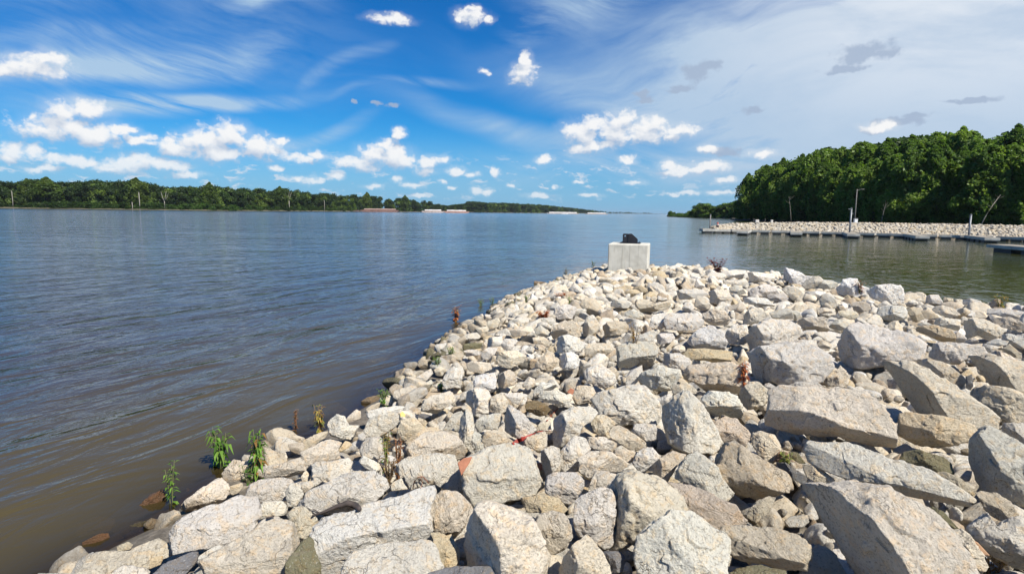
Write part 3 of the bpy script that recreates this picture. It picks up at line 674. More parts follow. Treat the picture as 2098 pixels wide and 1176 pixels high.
        n = 3 + (rr.rand() < 0.6); p0 = rr.uniform(0, 2 * math.pi)
        for k in range(n):
            phi = (p0 + k * 2 * math.pi / n + rr.uniform(-.4, .4)); phi = (phi + math.pi) % (2 * math.pi) - math.pi
            fs.append(facet(phi, ap * rr.uniform(.75, 1.05), ap * rr.uniform(.0, .6)))
    if 'F' in flags:      # one broad face, turned up and to the viewer
        fs.append(facet(P90, ap * 0.62, -ap * 0.35))
    if 'U' in flags:      # underside cut back and down, stays dark
        n = np.array([0.05, -0.86, 0.42]); n /= np.linalg.norm(n); rb = np.interp(-P90, tab, r2); fs.append((n, rb * 0.72))
    if 'R' in flags: fs.append((np.array([0.55, -.1, .82]), ap * 0.7))
    for _ in range(13):    # small random chips
        n = rr.normal(size=3); n[2] = abs(n[2]) * .8; n /= np.linalg.norm(n)
        ext = a * abs(n[:2] @ ax) + b * abs(n[:2] @ bx) + D * n[2]
        fs.append((n, ext * rr.uniform(.70, .95)))
    for n, h in fs:
        cs = s @ n; rad.append(np.where(cs > 0.02, h / np.maximum(cs, 0.02), 1e6))
    wneg = -s[:, 2]; rad.append(np.where(wneg > 0.02, (D * 0.95) / np.maximum(wneg, 0.02), 1e6))
    K = 38.0
    rad = np.array(rad); m = rad.min(0)
    r = m * ((rad / m) ** -K).sum(0) ** (-1 / K)
    v = s * r[:, None]
    Rw = math.sqrt(a * b)
    q = v / Rw + rr.uniform(-50, 50, 3)
    strv = rr.normal(size=3); strv /= np.linalg.norm(strv)
    disp = fbm(q * 1.5, 3, seed) * 0.034 + fbm(q * 4.2, 3, seed + 5, ridged=True) * 0.014 + np.abs(fbm(q * 9, 3, seed + 9)) * -0.012
    if lvl >= 5:
        lay = q @ strv * 9 + fbm(q * 2, 2, seed + 3) * 1.2
        disp += -0.010 * (np.abs(np.sin(lay)) < 0.22) * np.clip(fbm(q * 1.3, 2, seed + 31) + .2, 0, 1)
        # chipped steps
        st = fbm(q * 2.4, 2, seed + 71); disp += 0.032 * np.tanh(st * 14)
    if lvl >= 5: disp += fbm(q * 13, 3, seed + 51) * .007 + fbm(q * 6.5, 2, seed + 61, ridged=True) * .011
    v = v * (1 + disp[:, None] * Rw / np.maximum(np.linalg.norm(v, axis=1), 1e-6)[:, None])
    M3 = np.stack([er, eu, ev], 1)
    wv = v @ M3.T
    # floor of the rock: keep it out of the air behind
    col = np.array(TONE[tone]) * rr.uniform(.93, 1.07) * np.array([1 + rr.uniform(-.02, .02), 1, 1 + rr.uniform(-.04, .04)])
    attr = np.tile(np.append(col, rr.rand()), (len(wv), 1))
    return P, wv, fac, attr, Rw, t, Rp
rocks = []
mask = np.zeros((660, 1180), np.int16)        # which rock covers each 2x2 pixel block
depthm = np.full((660, 1180), 1e3)
def raster(poly, d, i):
    p = np.array(poly) / 2
    x0, x1 = max(int(p[:, 0].min()), 0), min(int(p[:, 0].max()) + 1, 1179); y0, y1 = max(int(p[:, 1].min()), 0), min(int(p[:, 1].max()) + 1, 659)
    if x1 <= x0 or y1 <= y0: return
    X, Y = np.meshgrid(np.arange(x0, x1), np.arange(y0, y1)); ins = inside(np.stack([X.ravel() + .5, Y.ravel() + .5], 1), p).reshape(X.shape)
    sub = depthm[y0:y1, x0:x1]; ok = ins & (d < sub)
    sub[ok] = d; mask[y0:y1, x0:x1][ok] = i + 1
for i, ln in enumerate(l for l in TRACE.strip().split('\n')):
    tile, tone, flags, pts, label = ln.split('|')
    x0, y0, sc = TILES[tile]
    poly = [(x0 + float(p.split(',')[0]) / sc, y0 + float(p.split(',')[1]) / sc) for p in pts.split()]
    P, v, f, attr, Rw, t, Rp = rock_from_outline(poly, flags, tone, 100 + i)
    me = new_mesh('limestone_rock', v, f, M_ROCK, attrs={'tone': attr})
    o = link('limestone_rock', me, loc=P, group='limestone rocks of the shore heap')
    o['category'] = 'rock'
    cxy = np.mean(poly, axis=0); ww = max(p[0] for p in poly) - min(p[0] for p in poly); hh = max(p[1] for p in poly) - min(p[1] for p in poly)
    raster(poly, t, i)
    rocks.append(dict(o=o, c=cxy, w=ww, h=hh, tone=tone, label=label.strip(), Rp=Rp, fl=flags))

# ------------------------------------------------------------------ loose rocks between and beyond
def lib_rock(seed, lvl):
    rr = np.random.RandomState(seed); s, f = ICO[lvl]
    n = rr.normal(size=(9, 3)); n /= np.linalg.norm(n, axis=1)[:, None]; h = rr.uniform(.56, 1.0, 9)
    cs = s @ n.T; rad = np.where(cs > .05, h / np.maximum(cs, .05), 1e6); rad = np.concatenate([rad, np.full((len(s), 1), 1.25)], 1)
    m = rad.min(1); r = m * ((rad / m[:, None]) ** -26.0).sum(1) ** (-1 / 26)
    v = s * r[:, None]; v = v * (1 + fbm(v * 1.6 + seed, 4, seed)[:, None] * .085)
    return v, f
LIB = {L: [lib_rock(900 + k, L) for k in range(22)] for L in (1, 2, 3, 4)}
def rnd_rot(rr):
    q = rr.normal(size=4); q /= np.linalg.norm(q); w, x, y, z = q
    return np.array([[1-2*(y*y+z*z), 2*(x*y-z*w), 2*(x*z+y*w)], [2*(x*y+z*w), 1-2*(x*x+z*z), 2*(y*z-x*w)], [2*(x*z-y*w), 2*(y*z+x*w), 1-2*(x*x+y*y)]])
def lib_place(L, rr, r):
    v, f = LIB[L][rr.randint(22)]
    M = rnd_rot(rr); v2 = (v * np.array([1.32, 1.0, .70]) * r) @ M.T
    v2[:, 2] *= 0.86
    return v2, f
def tone_pick(rr, wet=0.0):
    k = rr.choice(list('WwwwccccllltgyTb'), 1)[0]
    return k, np.array(TONE[k]) * rr.uniform(.86, 1.06)
class Heap:
    def __init__(s): s.v = []; s.f = []; s.a = []; s.n = 0
    def add(s, v, f, col, sd):
        s.v.append(v); s.f.append(f + s.n); s.a.append(np.tile(np.append(col, sd), (len(v), 1))); s.n += len(v)
    def build(s, name, mat, label, cat, kind='stuff'):
        me = new_mesh(name, np.concatenate(s.v), np.concatenate(s.f), mat, attrs={'tone': np.concatenate(s.a)})
        return link(name, me, label=label, cat=cat, kind=kind)
def covered(px, py, r, dist):
    n = 0; c = 0
    for dx in (-.8, 0, .8):
        for dy in (-.8, 0, .8):
            X, Y = int((px + dx * r) / 2), int((py + dy * r) / 2); n += 1
            if 0 <= X < 1180 and 0 <= Y < 660 and mask[Y, X] > 0: c += 1
    return c / n
rr = np.random.RandomState(42)
placed = []; grid = {}
def try_place(x, y, r, k):
    gx, gy = int(x // .5), int(y // .5)
    for i in (gx - 1, gx, gx + 1):
        for j in (gy - 1, gy, gy + 1):
            for (a, b, c) in grid.get((i, j), ()):
                if (a - x) ** 2 + (b - y) ** 2 < (k * (r + c)) ** 2: return False
    grid.setdefault((gx, gy), []).append((x, y, r)); return True
cand = []
for (ylo, yhi, xlo, xhi, n, rl, rh) in ((-1.5, 5.5, -5, 5, 9000, .05, .17), (4, 11, -4, 10, 14000, .05, .15), (9, 26, -3, 22, 26000, .07, .20)):
    P = np.stack([rr.uniform(xlo, xhi, n), rr.uniform(ylo, yhi, n)], 1)
    z = mound(P); dl = np.minimum(seg_dist(P, LSH), 3)
    ok = (z > -0.16)
    P = P[ok]; z = z[ok]; dl = dl[ok]
    R = rl + (rh - rl) * rr.rand(len(P)) ** 2.2
    R = R * np.clip(0.55 + 0.45 * dl / 1.6, .55, 1)
    cand += [(R[i], P[i, 0], P[i, 1], z[i]) for i in range(len(P))]
cand.sort(reverse=True)
heap = Heap(); singles = []
for (r, x, y, z) in cand:
    if abs(x) < .35 and -0.6 < y < .5: continue
    px, py, w = project((x, y, z + .3 * r))
    vis = w > .3 and -250 < px < 2350 and py < 1450
    if not vis and rr.rand() < .5: continue
    if not try_place(x, y, r, .80): continue
    pr = r * FPX / max(w, .5)
    cv = covered(px, py, pr, w) if vis else 0
    zz = z + .25 * r
    hz_ = 1.0 if y < 11 else .5
    if cv > .30: zz = z - .75 * r - .10 * hz_
    elif cv > 0: zz = z - .35 * r - .07 * hz_
    else: zz = z + .10 * r - .07 * hz_
    tk, tcol = tone_pick(rr)
    if z < .10: tk = rr.choice(list('tbto')); tcol = np.array(TONE[tk]) * rr.uniform(.8, 1.1)
    if cv < .12 and vis and pr > 9 and 5 < px < 2092 and py < 1170: singles.append((pr, x, y, zz, r, tk, tcol, px, py))
    else:
        L = 3 if pr > 14 and vis else 2
        v, f = lib_place(L, rr, r); heap.add(v + (x, y, zz), f, tcol, rr.rand())
singles.sort(key=lambda q: -q[0])
NS = 300 - len(rocks)
for k, (pr, x, y, zz, r, tk, tcol, px, py) in enumerate(singles):
    L = 4 if pr > 16 else 3
    v, f = lib_place(L, rr, r)
    if k < NS:
        me = new_mesh('limestone_rock', v, f, M_ROCK, attrs={'tone': np.tile(np.append(tcol, rr.rand()), (len(v), 1))})
        o = link('limestone_rock', me, loc=(x, y, zz), group='limestone rocks of the shore heap'); o['category'] = 'rock'
        rocks.append(dict(o=o, c=np.array([px, py]), w=pr * 2, h=pr * 1.6, tone=tk, label='', Rp=pr, fl=''))
    else: heap.add(v + (x, y, zz), f, tcol, rr.rand())
# gravel and chips in the gaps
for k in range(7000):
    x, y = (rr.uniform(-4, 7), rr.uniform(1.5, 9)) if k % 3 else (rr.uniform(-3, 12), rr.uniform(8, 20))
    z = mound(np.array([[x, y]]))[0]
    if z < -.05: continue
    r = rr.uniform(.015, .045); tk, tcol = tone_pick(rr); tcol = tcol * .7  # chip colour darkened too, shade of the gaps put into it
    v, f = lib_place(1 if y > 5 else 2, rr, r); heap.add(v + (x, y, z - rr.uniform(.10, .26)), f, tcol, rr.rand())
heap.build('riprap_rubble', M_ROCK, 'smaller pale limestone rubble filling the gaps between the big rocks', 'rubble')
# wet stones along the waterline
wr_ = np.random.RandomState(5); Lr = LSH[3:]; Ls = np.concatenate([[0], np.cumsum(np.linalg.norm(np.diff(Lr, axis=0), axis=1))])
wh = Heap()
for k in range(1500):
    s_ = wr_.rand() * Ls[-1]; x = np.interp(s_, Ls, Lr[:, 0]) + wr_.uniform(-.12, .62) + .10; y = np.interp(s_, Ls, Lr[:, 1]) + wr_.uniform(-.25, .1)
    z = mound(np.array([[x, y]]))[0]
    if z < -.06 or z > .34: continue
    r = wr_.uniform(.04, .15) * (1 if s_ < 9 else .9); px, py, w = project((x, y, z)); cv = covered(px, py, r * FPX / w, w)
    if cv > .25: continue
    v, f = lib_place(3 if w < 9 else 2, wr_, r); tk = wr_.choice(list('tbccwog')); heap_c = np.array(TONE[tk]) * wr_.uniform(.6, 1.0)
    wh.add(v + (x, y, z - .02 + .25 * r), f, heap_c, wr_.rand())
wh.build('shoreline_stones', M_ROCK, 'wet darker stones scattered along the left waterline of the heap', 'stones')
# ------------------------------------------------------------------ ground under the heap and river bed
def ground_material():
    m, N = mat_new('shore_ground'); pos = N('ShaderNodeNewGeometry').outputs['Position']
    n = N.noise(pos, 12, 6, .65); n2 = N.noise(pos, 60, 4, .6)
    c = N.mix(N.ss(n, .35, .65), (.10, .085, .065), (.19, .165, .13)); c = N.mix(N.ss(n2, .5, .7), c, (.07, .058, .042))  # ground colour darkened to stand for the shadow between rocks
    z = N('ShaderNodeSeparateXYZ', {0: pos}).outputs[2]
    c = N.mix(N.ss(z, .10, -.02), c, (.10, .08, .05))
    b = N('ShaderNodeBsdfPrincipled', {'Base Color': c, 'Roughness': .95, 'Normal': N('ShaderNodeBump', {'Strength': 1., 'Distance': .03, 'Height': n}).outputs[0]})
    N.l.new(b.outputs[0], N('ShaderNodeOutputMaterial').inputs[0]); return m
def grid_mesh(xs, ys, zf):
    X, Y = np.meshgrid(xs, ys); P = np.stack([X.ravel(), Y.ravel()], 1); Z = zf(P)
    nx, ny = len(xs), len(ys); i = (np.arange(ny - 1)[:, None] * nx + np.arange(nx - 1)[None]).ravel()
    return np.column_stack([P, Z]), np.stack([i, i + 1, i + nx + 1, i + nx], 1)
def axis(a, b, c, step, far, n):
    mid = np.arange(b, c, step); lo = b - np.geomspace(step, b - a, n)[::-1]; hi = mid[-1] + np.geomspace(step, far - mid[-1], n)
    return np.concatenate([lo, mid, hi])
XS = axis(-9000, -8, 26, .16, 9000, 26); YS = axis(-500, -4, 30, .16, 9000, 26)
v, f = grid_mesh(XS, YS, lambda P: mound(P) - .30 * np.clip((mound(P) - .10) / .35, 0, 1) + np.where(mound(P) > -.3, fbm(np.column_stack([P, P[:, 0] * 0]) * 3.1, 3, 5) * .025, 0))
link('ground', new_mesh('ground', v, f, ground_material()), kind='structure')
# ------------------------------------------------------------------ water
def water_material():
    m, N = mat_new('river_water'); g = N('ShaderNodeNewGeometry'); pos = g.outputs['Position']
    dist = N.v('LENGTH', N.v('MULTIPLY', pos, (1, 1, 0)))
    dep = N('ShaderNodeAttribute', attribute_name='depth').outputs['Fac']
    def waves(ang, wl, stretch, detail=3.0, rough=.55, dst=.4):
        p = N('ShaderNodeVectorRotate', {'Vector': pos, 'Angle': math.radians(ang)}, rotation_type='Z_AXIS').outputs[0]
        return N.noise(N.v('MULTIPLY', p, (1.0 / (wl * stretch), 1.0 / wl, 0.0)), 1.0, detail, rough, dst)
    # long low swells coming in on the shore, wind ripples over them
    w1 = waves(-66, .95, 3.0, 3.0, .5, 1.1)
    w2 = waves(-78, .33, 2.2, 4.0, .6, 1.0)
    w3 = waves(-50, .12, 2.2, 4.0, .6, .4)
    w4 = waves(-8, 4.0, 2.0, 2.0, .45, .8)
    w5 = waves(-20, 1.1, 1.8, 2.0, .45, .9)
    w6 = waves(6, .42, 2.0, 2.0, .5, .8)
    patch = N.ss(N.noise(N.v('MULTIPLY', pos, (1, 2.2, 1)), .06, 4, .6, .5), .32, .68, .45, 1.25)
    nearf = N.ss(dist, 14., 45., 1.0, 0.0)
    shore = N.ss(dep, .03, .9, .35, 1.0)
    h = N.m('MULTIPLY', w1, N.m('MULTIPLY', nearf, .13))
    h = N.m('ADD', h, N.m('MULTIPLY', w2, .026))
    h = N.m('ADD', h, N.m('MULTIPLY', w3, N.ss(dist, 10., 40., .0075, 0.0)))
    h = N.m('ADD', h, N.m('MULTIPLY', w5, N.m('MULTIPLY', patch, N.ss(dist, 8., 45., .03, .085))))
    h = N.m('ADD', h, N.m('MULTIPLY', w4, N.m('MULTIPLY', patch, N.ss(dist, 12., 90., .0, .13))))
    sp = N('ShaderNodeSeparateXYZ', {0: pos}).outputs
    lee = N.ss(N.m('ADD', N.m('SUBTRACT', sp[0], N.m('MULTIPLY', sp[1], .41)), 6.0), -2., 7., 1.0, .27)
    h = N.m('MULTIPLY', N.m('MULTIPLY', h, shore), lee)
    h = N.m('ADD', h, N.m('MULTIPLY', N.m('MULTIPLY', w6, shore), N.ss(dist, 6., 20., .0, .015)))
    bump = N('ShaderNodeBump', {'Strength': 1.0, 'Distance': 1.0, 'Height': h}).outputs[0]
    rough = N.ss(dist, 20., 400., .05, .12, 'LINEAR')
    mud_reflect = N.mix(N.ss(dep, .2, 2.4), (.070, .055, .021), (.046, .042, .040))
    mud_reflect = N.mix(N.ss(N.noise(pos, .05, 3, .5), .35, .7, 0, .35), mud_reflect, (.066, .052, .032))
    mud_reflect = N.mix(N.ss(N('ShaderNodeSeparateXYZ', {0: pos}).outputs[0], 4., 20.), mud_reflect, (.056, .062, .017))  # trees' green reflection put into the body colour on the right
    body = N('ShaderNodeBsdfDiffuse', {'Color': mud_reflect, 'Normal': bump}).outputs[0]
    clear = N('ShaderNodeBsdfTransparent', {'Color': (.62, .52, .33, 1)}).outputs[0]
    turb = N.m('SUBTRACT', 1.0, N.m('POWER', 2.718, N.m('MULTIPLY', dep, -7.0)), clamp=True)
    under = N('ShaderNodeMixShader', {0: turb, 1: clear, 2: body}).outputs[0]
    gl = N('ShaderNodeBsdfGlossy', {'Color': (.96, .97, 1, 1), 'Roughness': rough, 'Normal': bump}).outputs[0]
    fr = N('ShaderNodeFresnel', {'IOR': 1.33, 'Normal': bump}).outputs[0]
    out = N('ShaderNodeMixShader', {0: fr, 1: under, 2: gl}).outputs[0]
    N.l.new(out, N('ShaderNodeOutputMaterial').inputs[0]); return m
XW = axis(-9000, -9, 26, .20, 9000, 30); YW = axis(-300, -2, 30, .20, 9000, 30)
v, f = grid_mesh(XW, YW, lambda P: P[:, 0] * 0)
dep = np.clip(-mound(v), 0, 3)
link('river_water', new_mesh('river_water', v, f, water_material(), attrs={'depth': dep}), kind='structure')

# ------------------------------------------------------------------ simple materials
def plain(name, col, rough=.7, metal=0., var=0., scale=8., bump=0., spec=.5, bscale=None):
    m, N = mat_new(name); tc = N('ShaderNodeTexCoord').outputs['Object']; c = (*col, 1)
    if var:
        n = N.noise(tc, scale, 5, .65)
        c = N.mix(N.ss(n, .3, .7), tuple(x * (1 - var) for x in col), tuple(min(x * (1 + var), 1) for x in col))
    b = N('ShaderNodeBsdfPrincipled', {'Base Color': c, 'Roughness': rough, 'Metallic': metal}); b.inputs['Specular IOR Level'].default_value = spec
    if bump: N.l.new(N('ShaderNodeBump', {'Strength': 1., 'Distance': bump, 'Height': N.noise(tc, bscale or scale * 4, 5, .65)}).outputs[0], b.inputs['Normal'])
    N.l.new(b.outputs[0], N('ShaderNodeOutputMaterial').inputs[0]); return m
def leaf_mat(name, trans=.35):
    m, N = mat_new(name); at = N('ShaderNodeAttribute', attribute_name='tone').outputs['Color']
    d = N('ShaderNodeBsdfDiffuse', {'Color': at}).outputs[0]
    t = N('ShaderNodeBsdfTranslucent', {'Color': N.mix(1.0, at, (1.1, 1.25, .55), 'MULTIPLY')}).outputs[0]
    g = N('ShaderNodeBsdfGlossy', {'Color': (.5, .55, .5, 1), 'Roughness': .45}).outputs[0]
    s = N('ShaderNodeMixShader', {0: trans, 1: d, 2: t}).outputs[0]; s = N('ShaderNodeMixShader', {0: .02, 1: s, 2: g}).outputs[0]
    N.l.new(s, N('ShaderNodeOutputMaterial').inputs[0]); return m
M_LEAF = leaf_mat('foliage', .5); M_WEED = leaf_mat('weed_leaves', .4)
M_BARK = plain('bark', (.13, .11, .085), .9, var=.4, scale=3, bump=.03)
M_DEAD = plain('dead_wood', (.30, .28, .24), .85, var=.2, scale=1.5)

# ------------------------------------------------------------------ mesh collector
class MB:
    def __init__(s): s.v = []; s.f = []
    def quadbox(s, P):                       # 8 corners: bottom 4 then top 4 (same turn)
        n = len(s.v); s.v += [tuple(p) for p in P]
        for q in ((3, 2, 1, 0), (4, 5, 6, 7), (0, 1, 5, 4), (1, 2, 6, 5), (2, 3, 7, 6), (3, 0, 4, 7)): s.f.append(tuple(n + k for k in q))
    def box(s, c, sz, yaw=0., R=None):
        hx, hy, hz = sz[0] / 2, sz[1] / 2, sz[2] / 2; cs, sn = math.cos(yaw), math.sin(yaw); P = []
        for z in (-hz, hz):
            for x, y in ((-hx, -hy), (hx, -hy), (hx, hy), (-hx, hy)):
                if R is not None: q = R @ np.array([x, y, z]); P.append((c[0] + q[0], c[1] + q[1], c[2] + q[2]))
                else: P.append((c[0] + x * cs - y * sn, c[1] + x * sn + y * cs, c[2] + z))
        s.quadbox(P)
    def tube(s, pts, rad, n=8, cap=True):
        pts = [np.array(p, float) for p in pts]; m = len(pts)
        if not hasattr(rad, '__len__'): rad = [rad] * m
        base = len(s.v)
        for i, p in enumerate(pts):
            t = pts[min(i + 1, m - 1)] - pts[max(i - 1, 0)]; t = t / (np.linalg.norm(t) + 1e-9)
            a = np.cross(t, (0, 0, 1.)) if abs(t[2]) < .9 else np.cross(t, (1., 0, 0)); a /= np.linalg.norm(a); b = np.cross(t, a)
            for k in range(n):
                w = 2 * math.pi * k / n; s.v.append(tuple(p + (a * math.cos(w) + b * math.sin(w)) * rad[i]))
        for i in range(m - 1):
            for k in range(n):
                k2 = (k + 1) % n; s.f.append((base + i * n + k, base + i * n + k2, base + (i + 1) * n + k2, base + (i + 1) * n + k))
        if cap: s.f.append(tuple(base + k for k in range(n))[::-1]); s.f.append(tuple(base + (m - 1) * n + k for k in range(n)))
    def build(s, name, mat, parent=None, smooth=False, bevel=0., **kw):
        me = bpy.data.meshes.new(name); me.from_pydata([tuple(map(float, p)) for p in s.v], [], s.f); me.validate()
        if smooth: me.polygons.foreach_set('use_smooth', np.ones(len(me.polygons), bool))
        me.materials.append(mat); o = link(name, me, parent, **kw)
        if bevel:
            b = o.modifiers.new('bevel', 'BEVEL'); b.width = bevel; b.segments = 2; b.limit_method = 'ANGLE'
        return o
def root(name, loc, label, cat, group=None, rz=0.):
    o = link(name, None, label=label, cat=cat, group=group, loc=loc); o.rotation_euler.z = rz; o.empty_display_size = .2; return o

# ------------------------------------------------------------------ trees
def leaf_cloud(centres, radii, n, size, rr, cols, flat=.75, gap=.0, topbias=0.):
    """small leaf-sprays spread over and inside a set of lobes"""
    cen = np.array(centres); R = np.array(radii); wgt = R ** 2; idx = rr.choice(len(R), n, p=wgt / wgt.sum())
    d = rr.normal(size=(n, 3)); d /= np.linalg.norm(d, axis=1)[:, None]
    if topbias: d[:, 2] = np.abs(d[:, 2]) * np.where(rr.rand(n) < topbias, 1, -1) * 1.0
    rad = R[idx] * (1.12 - .62 * rr.rand(n) ** 1.3) * (1 + .28 * fbm(cen[idx] * .3 + d * 2.1, 3, 7))
    c = cen[idx] + d * rad[:, None] * np.array([1, 1, flat])
    k = fbm(c * (1.1 / np.mean(R)) * 2.3, 3, 11) > (-.55 + gap)         # gaps
    c = c[k]; d = d[k]; idx = idx[k]; n = len(c)
    nrm = d * .5 + rr.normal(size=(n, 3)) * .6 + np.array([0, 0, .45]); nrm /= np.linalg.norm(nrm, axis=1)[:, None]
    a = np.cross(nrm, rr.normal(size=(n, 3))); a /= np.linalg.norm(a, axis=1)[:, None]; b = np.cross(nrm, a)
    s = (size * rr.uniform(.6, 1.3, n))[:, None]; el = rr.uniform(.45, .9, n)[:, None]
    V = np.stack([c - a * s, c - b * s * el + nrm * s * .1, c + a * s, c + b * s * el - nrm * s * .15], 1).reshape(-1, 3)
    F = np.arange(4 * n).reshape(-1, 4)
    cols = np.array(cols); cm = cols[(idx * 7 + 3) % len(cols)] * rr.uniform(.75, 1.25, n)[:, None]
    T = np.repeat(np.column_stack([cm, np.ones(n)]), 4, 0)
    return V, F, T
GREENS = [(.145, .225, .046), (.170, .255, .052), (.115, .185, .046), (.200, .280, .060), (.140, .215, .058), (.215, .300, .070)]
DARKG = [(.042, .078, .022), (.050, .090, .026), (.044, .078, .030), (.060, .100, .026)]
def crown_mesh(seed, h, w, n, size, cols, low=.03):
    """leaf sprays clumped through the volume of a crown: an envelope of height h and half width w with an uneven outline"""
    rr = np.random.RandomState(seed); N0 = n * 5
    t = low + (1 - low) * rr.rand(N0) ** .9; ang = rr.uniform(0, 2 * math.pi, N0); u = rr.rand(N0) ** .38
    prof = np.sin(np.clip((t - low) / (1 - low) * .90 + .12, 0, 1) * math.pi) ** .5
    dirv = np.column_stack([np.cos(ang), np.sin(ang), t * 3.2])
    env = w * prof * (1 + .42 * fbm(dirv * 1.25 + seed, 3, seed)); env = np.maximum(env, .5)
    c = np.column_stack([np.cos(ang) * env * u, np.sin(ang) * env * u, t * h])
    c[:, 2] += fbm(np.column_stack([c[:, :2] * .35, np.zeros(N0)]) + seed, 2, seed + 2) * .05 * h * t
    cl = fbm(c * np.array([.62, .62, .50]) + seed * 3.1, 3, seed + 9, gain=.6)
    sag = fbm(c * np.array([1.7, 1.7, 1.3]) + seed, 2, seed + 4)
    k = np.where((cl + .35 * sag) > rr.uniform(-.30, .26, N0))[0][:n]
    c = c[k]; n = len(c); out = np.column_stack([np.cos(ang[k]), np.sin(ang[k]), np.full(n, .3)])
    nrm = out * .35 + rr.normal(size=(n, 3)) * .6 + np.array([0, 0, .5]); nrm /= np.linalg.norm(nrm, axis=1)[:, None]
    a = np.cross(nrm, rr.normal(size=(n, 3))); a /= np.linalg.norm(a, axis=1)[:, None]; b = np.cross(nrm, a)
    s = (size * rr.uniform(.5, 1.35, n))[:, None]; el = rr.uniform(.35, .8, n)[:, None]
    V = np.stack([c - a * s, c - b * s * el + nrm * s * .12, c + a * s - (0, 0, 1) * s * .3, c + b * s * el - nrm * s * .15], 1).reshape(-1, 3)
    F = np.arange(4 * n).reshape(-1, 4)
    cols = np.array(cols); ci = (np.floor((fbm(c * .16 + seed, 2, 3) + 1.2) * 1.6).astype(int)) % len(cols)
    cm = cols[ci] * rr.uniform(.72, 1.28, n)[:, None]
    T = np.repeat(np.column_stack([cm, np.ones(n)]), 4, 0)
    C = [(math.cos(q) * w * .55, math.sin(q) * w * .55, h * z_) for q, z_ in zip(rr.uniform(0, 6.28, 14), rr.uniform(.35, .85, 14))]
    return new_mesh('crown', V, F, M_LEAF, smooth=False, attrs={'tone': T}), C
def trunk_mesh(seed, h, r, C, mat=None, lean=(0, 0)):
    rr = np.random.RandomState(seed + 5); b = MB()
    top = .75 * h; pts = [(lean[0] * t + rr.uniform(-.15, .15) * t * 2, lean[1] * t + rr.uniform(-.15, .15) * t * 2, t * top) for t in (0, .2, .45, .7, 1)]
    pts[0] = (0, 0, -.6); b.tube(pts, [r * 1.25, r, r * .8, r * .55, r * .2], 8)
    for k in rr.choice(len(C), 8, replace=False):
        t = rr.uniform(.3, .8); i = int(t * 4); p = np.array(pts[i]) + (np.array(pts[i + 1]) - np.array(pts[i])) * (t * 4 - i)
        q = np.array(C[k]); mid = (p + q) / 2 + (0, 0, -.4); b.tube([p, mid, q], [r * .4, r * .26, r * .08], 5, False)
    me = bpy.data.meshes.new('trunk'); me.from_pydata([tuple(map(float, p)) for p in b.v], [], b.f); me.polygons.foreach_set('use_smooth', np.ones(len(me.polygons), bool)); me.materials.append(mat or M_BARK)
    return me
# library of riverside trees: crown + trunk, 20 m nominal
TREELIB = []
for k in range(6):
    cm, C = crown_mesh(50 + k, 20, 5.0 + .6 * (k % 3), 19000, .36, [GREENS[(k + j) % 6] for j in range(4)], low=.03)
    TREELIB.append((cm, trunk_mesh(50 + k, 20, .38, C)))
FARTREES = []
for k in range(3):
    cm, C = crown_mesh(80 + k, 20, 5.6, 9000, .55, [tuple(x * .62 for x in GREENS[(k + j) % 6]) for j in range(3)], low=.03)
    FARTREES.append((cm, trunk_mesh(80 + k, 20, .38, C)))
def tree_at(p, h, k, rz, name, label, cat='tree', group=None, wide=1.0, lib=None):
    L_ = (lib or TREELIB)[k % len(lib or TREELIB)]
    o = root(name, p, label, cat, group, rz); s = h / 20.0; o.scale = (s * wide, s * wide, s)
    link('crown', L_[0], o); link('trunk', L_[1], o)
    return o
# the wood on the right: x at the photo, forward distance, height of the top
def bank_dist(px):        # front edge of the wood
    return np.interp(px, [1500, 1560, 1640, 1750, 1900, 2100, 2300], [262, 232, 198, 168, 142, 124, 112])
def top_y(px):
    return np.interp(px, [1495, 1510, 1530, 1560, 1600, 1650, 1700, 1760, 1850, 1950, 2010, 2060, 2100, 2300], [425, 400, 357, 338, 322, 308, 298, 289, 276, 267, 273, 262, 255, 245])
rr = np.random.RandomState(3)
ORD = ['first', 'second', 'third', 'fourth', 'fifth', 'sixth', 'seventh', 'eighth', 'ninth', 'tenth', 'eleventh', 'twelfth', 'thirteenth', 'fourteenth', 'fifteenth', 'sixteenth', 'seventeenth', 'eighteenth', 'nineteenth', 'twentieth']
def top_h(px, dist, ytop):
    d = pdir(px, ytop); return EYE[2] + d[2] / d[1] * dist
fx = [1516, 1540, 1566, 1592, 1620, 1650, 1682, 1716, 1752, 1790, 1830, 1872, 1916, 1962, 2010, 2060, 2112]
for i, px in enumerate(fx):
    dd = bank_dist(px) + rr.uniform(0, 5); y = top_y(px) + rr.uniform(8, 34) + (10 if i > 3 else -2)
    h = max(top_h(px, dd, y), 9); p = at_d(px, dd, .35)
    tree_at(p, h, rr.randint(6), rr.uniform(0, 6.28), 'riverside_tree', f'leafy tree, {ORD[i]} from left in the front row of the right wood', group='front row trees of the right wood', wide=1.02)
bx = [1530, 1562, 1598, 1636, 1676, 1718, 1762, 1808, 1856, 1906, 1958, 2012, 2068, 2124]
for i, px in enumerate(bx):
    dd = bank_dist(px) + 13 + rr.uniform(-2, 3); y = top_y(px) + rr.uniform(-2, 12)
    h = top_h(px, dd, y); p = at_d(px, dd, .6)
    tree_at(p, h, rr.randint(6), rr.uniform(0, 6.28), 'riverside_tree', f'green treetop, {ORD[i]} from left along the skyline of the right wood', group='skyline trees of the right wood', wide=1.0)
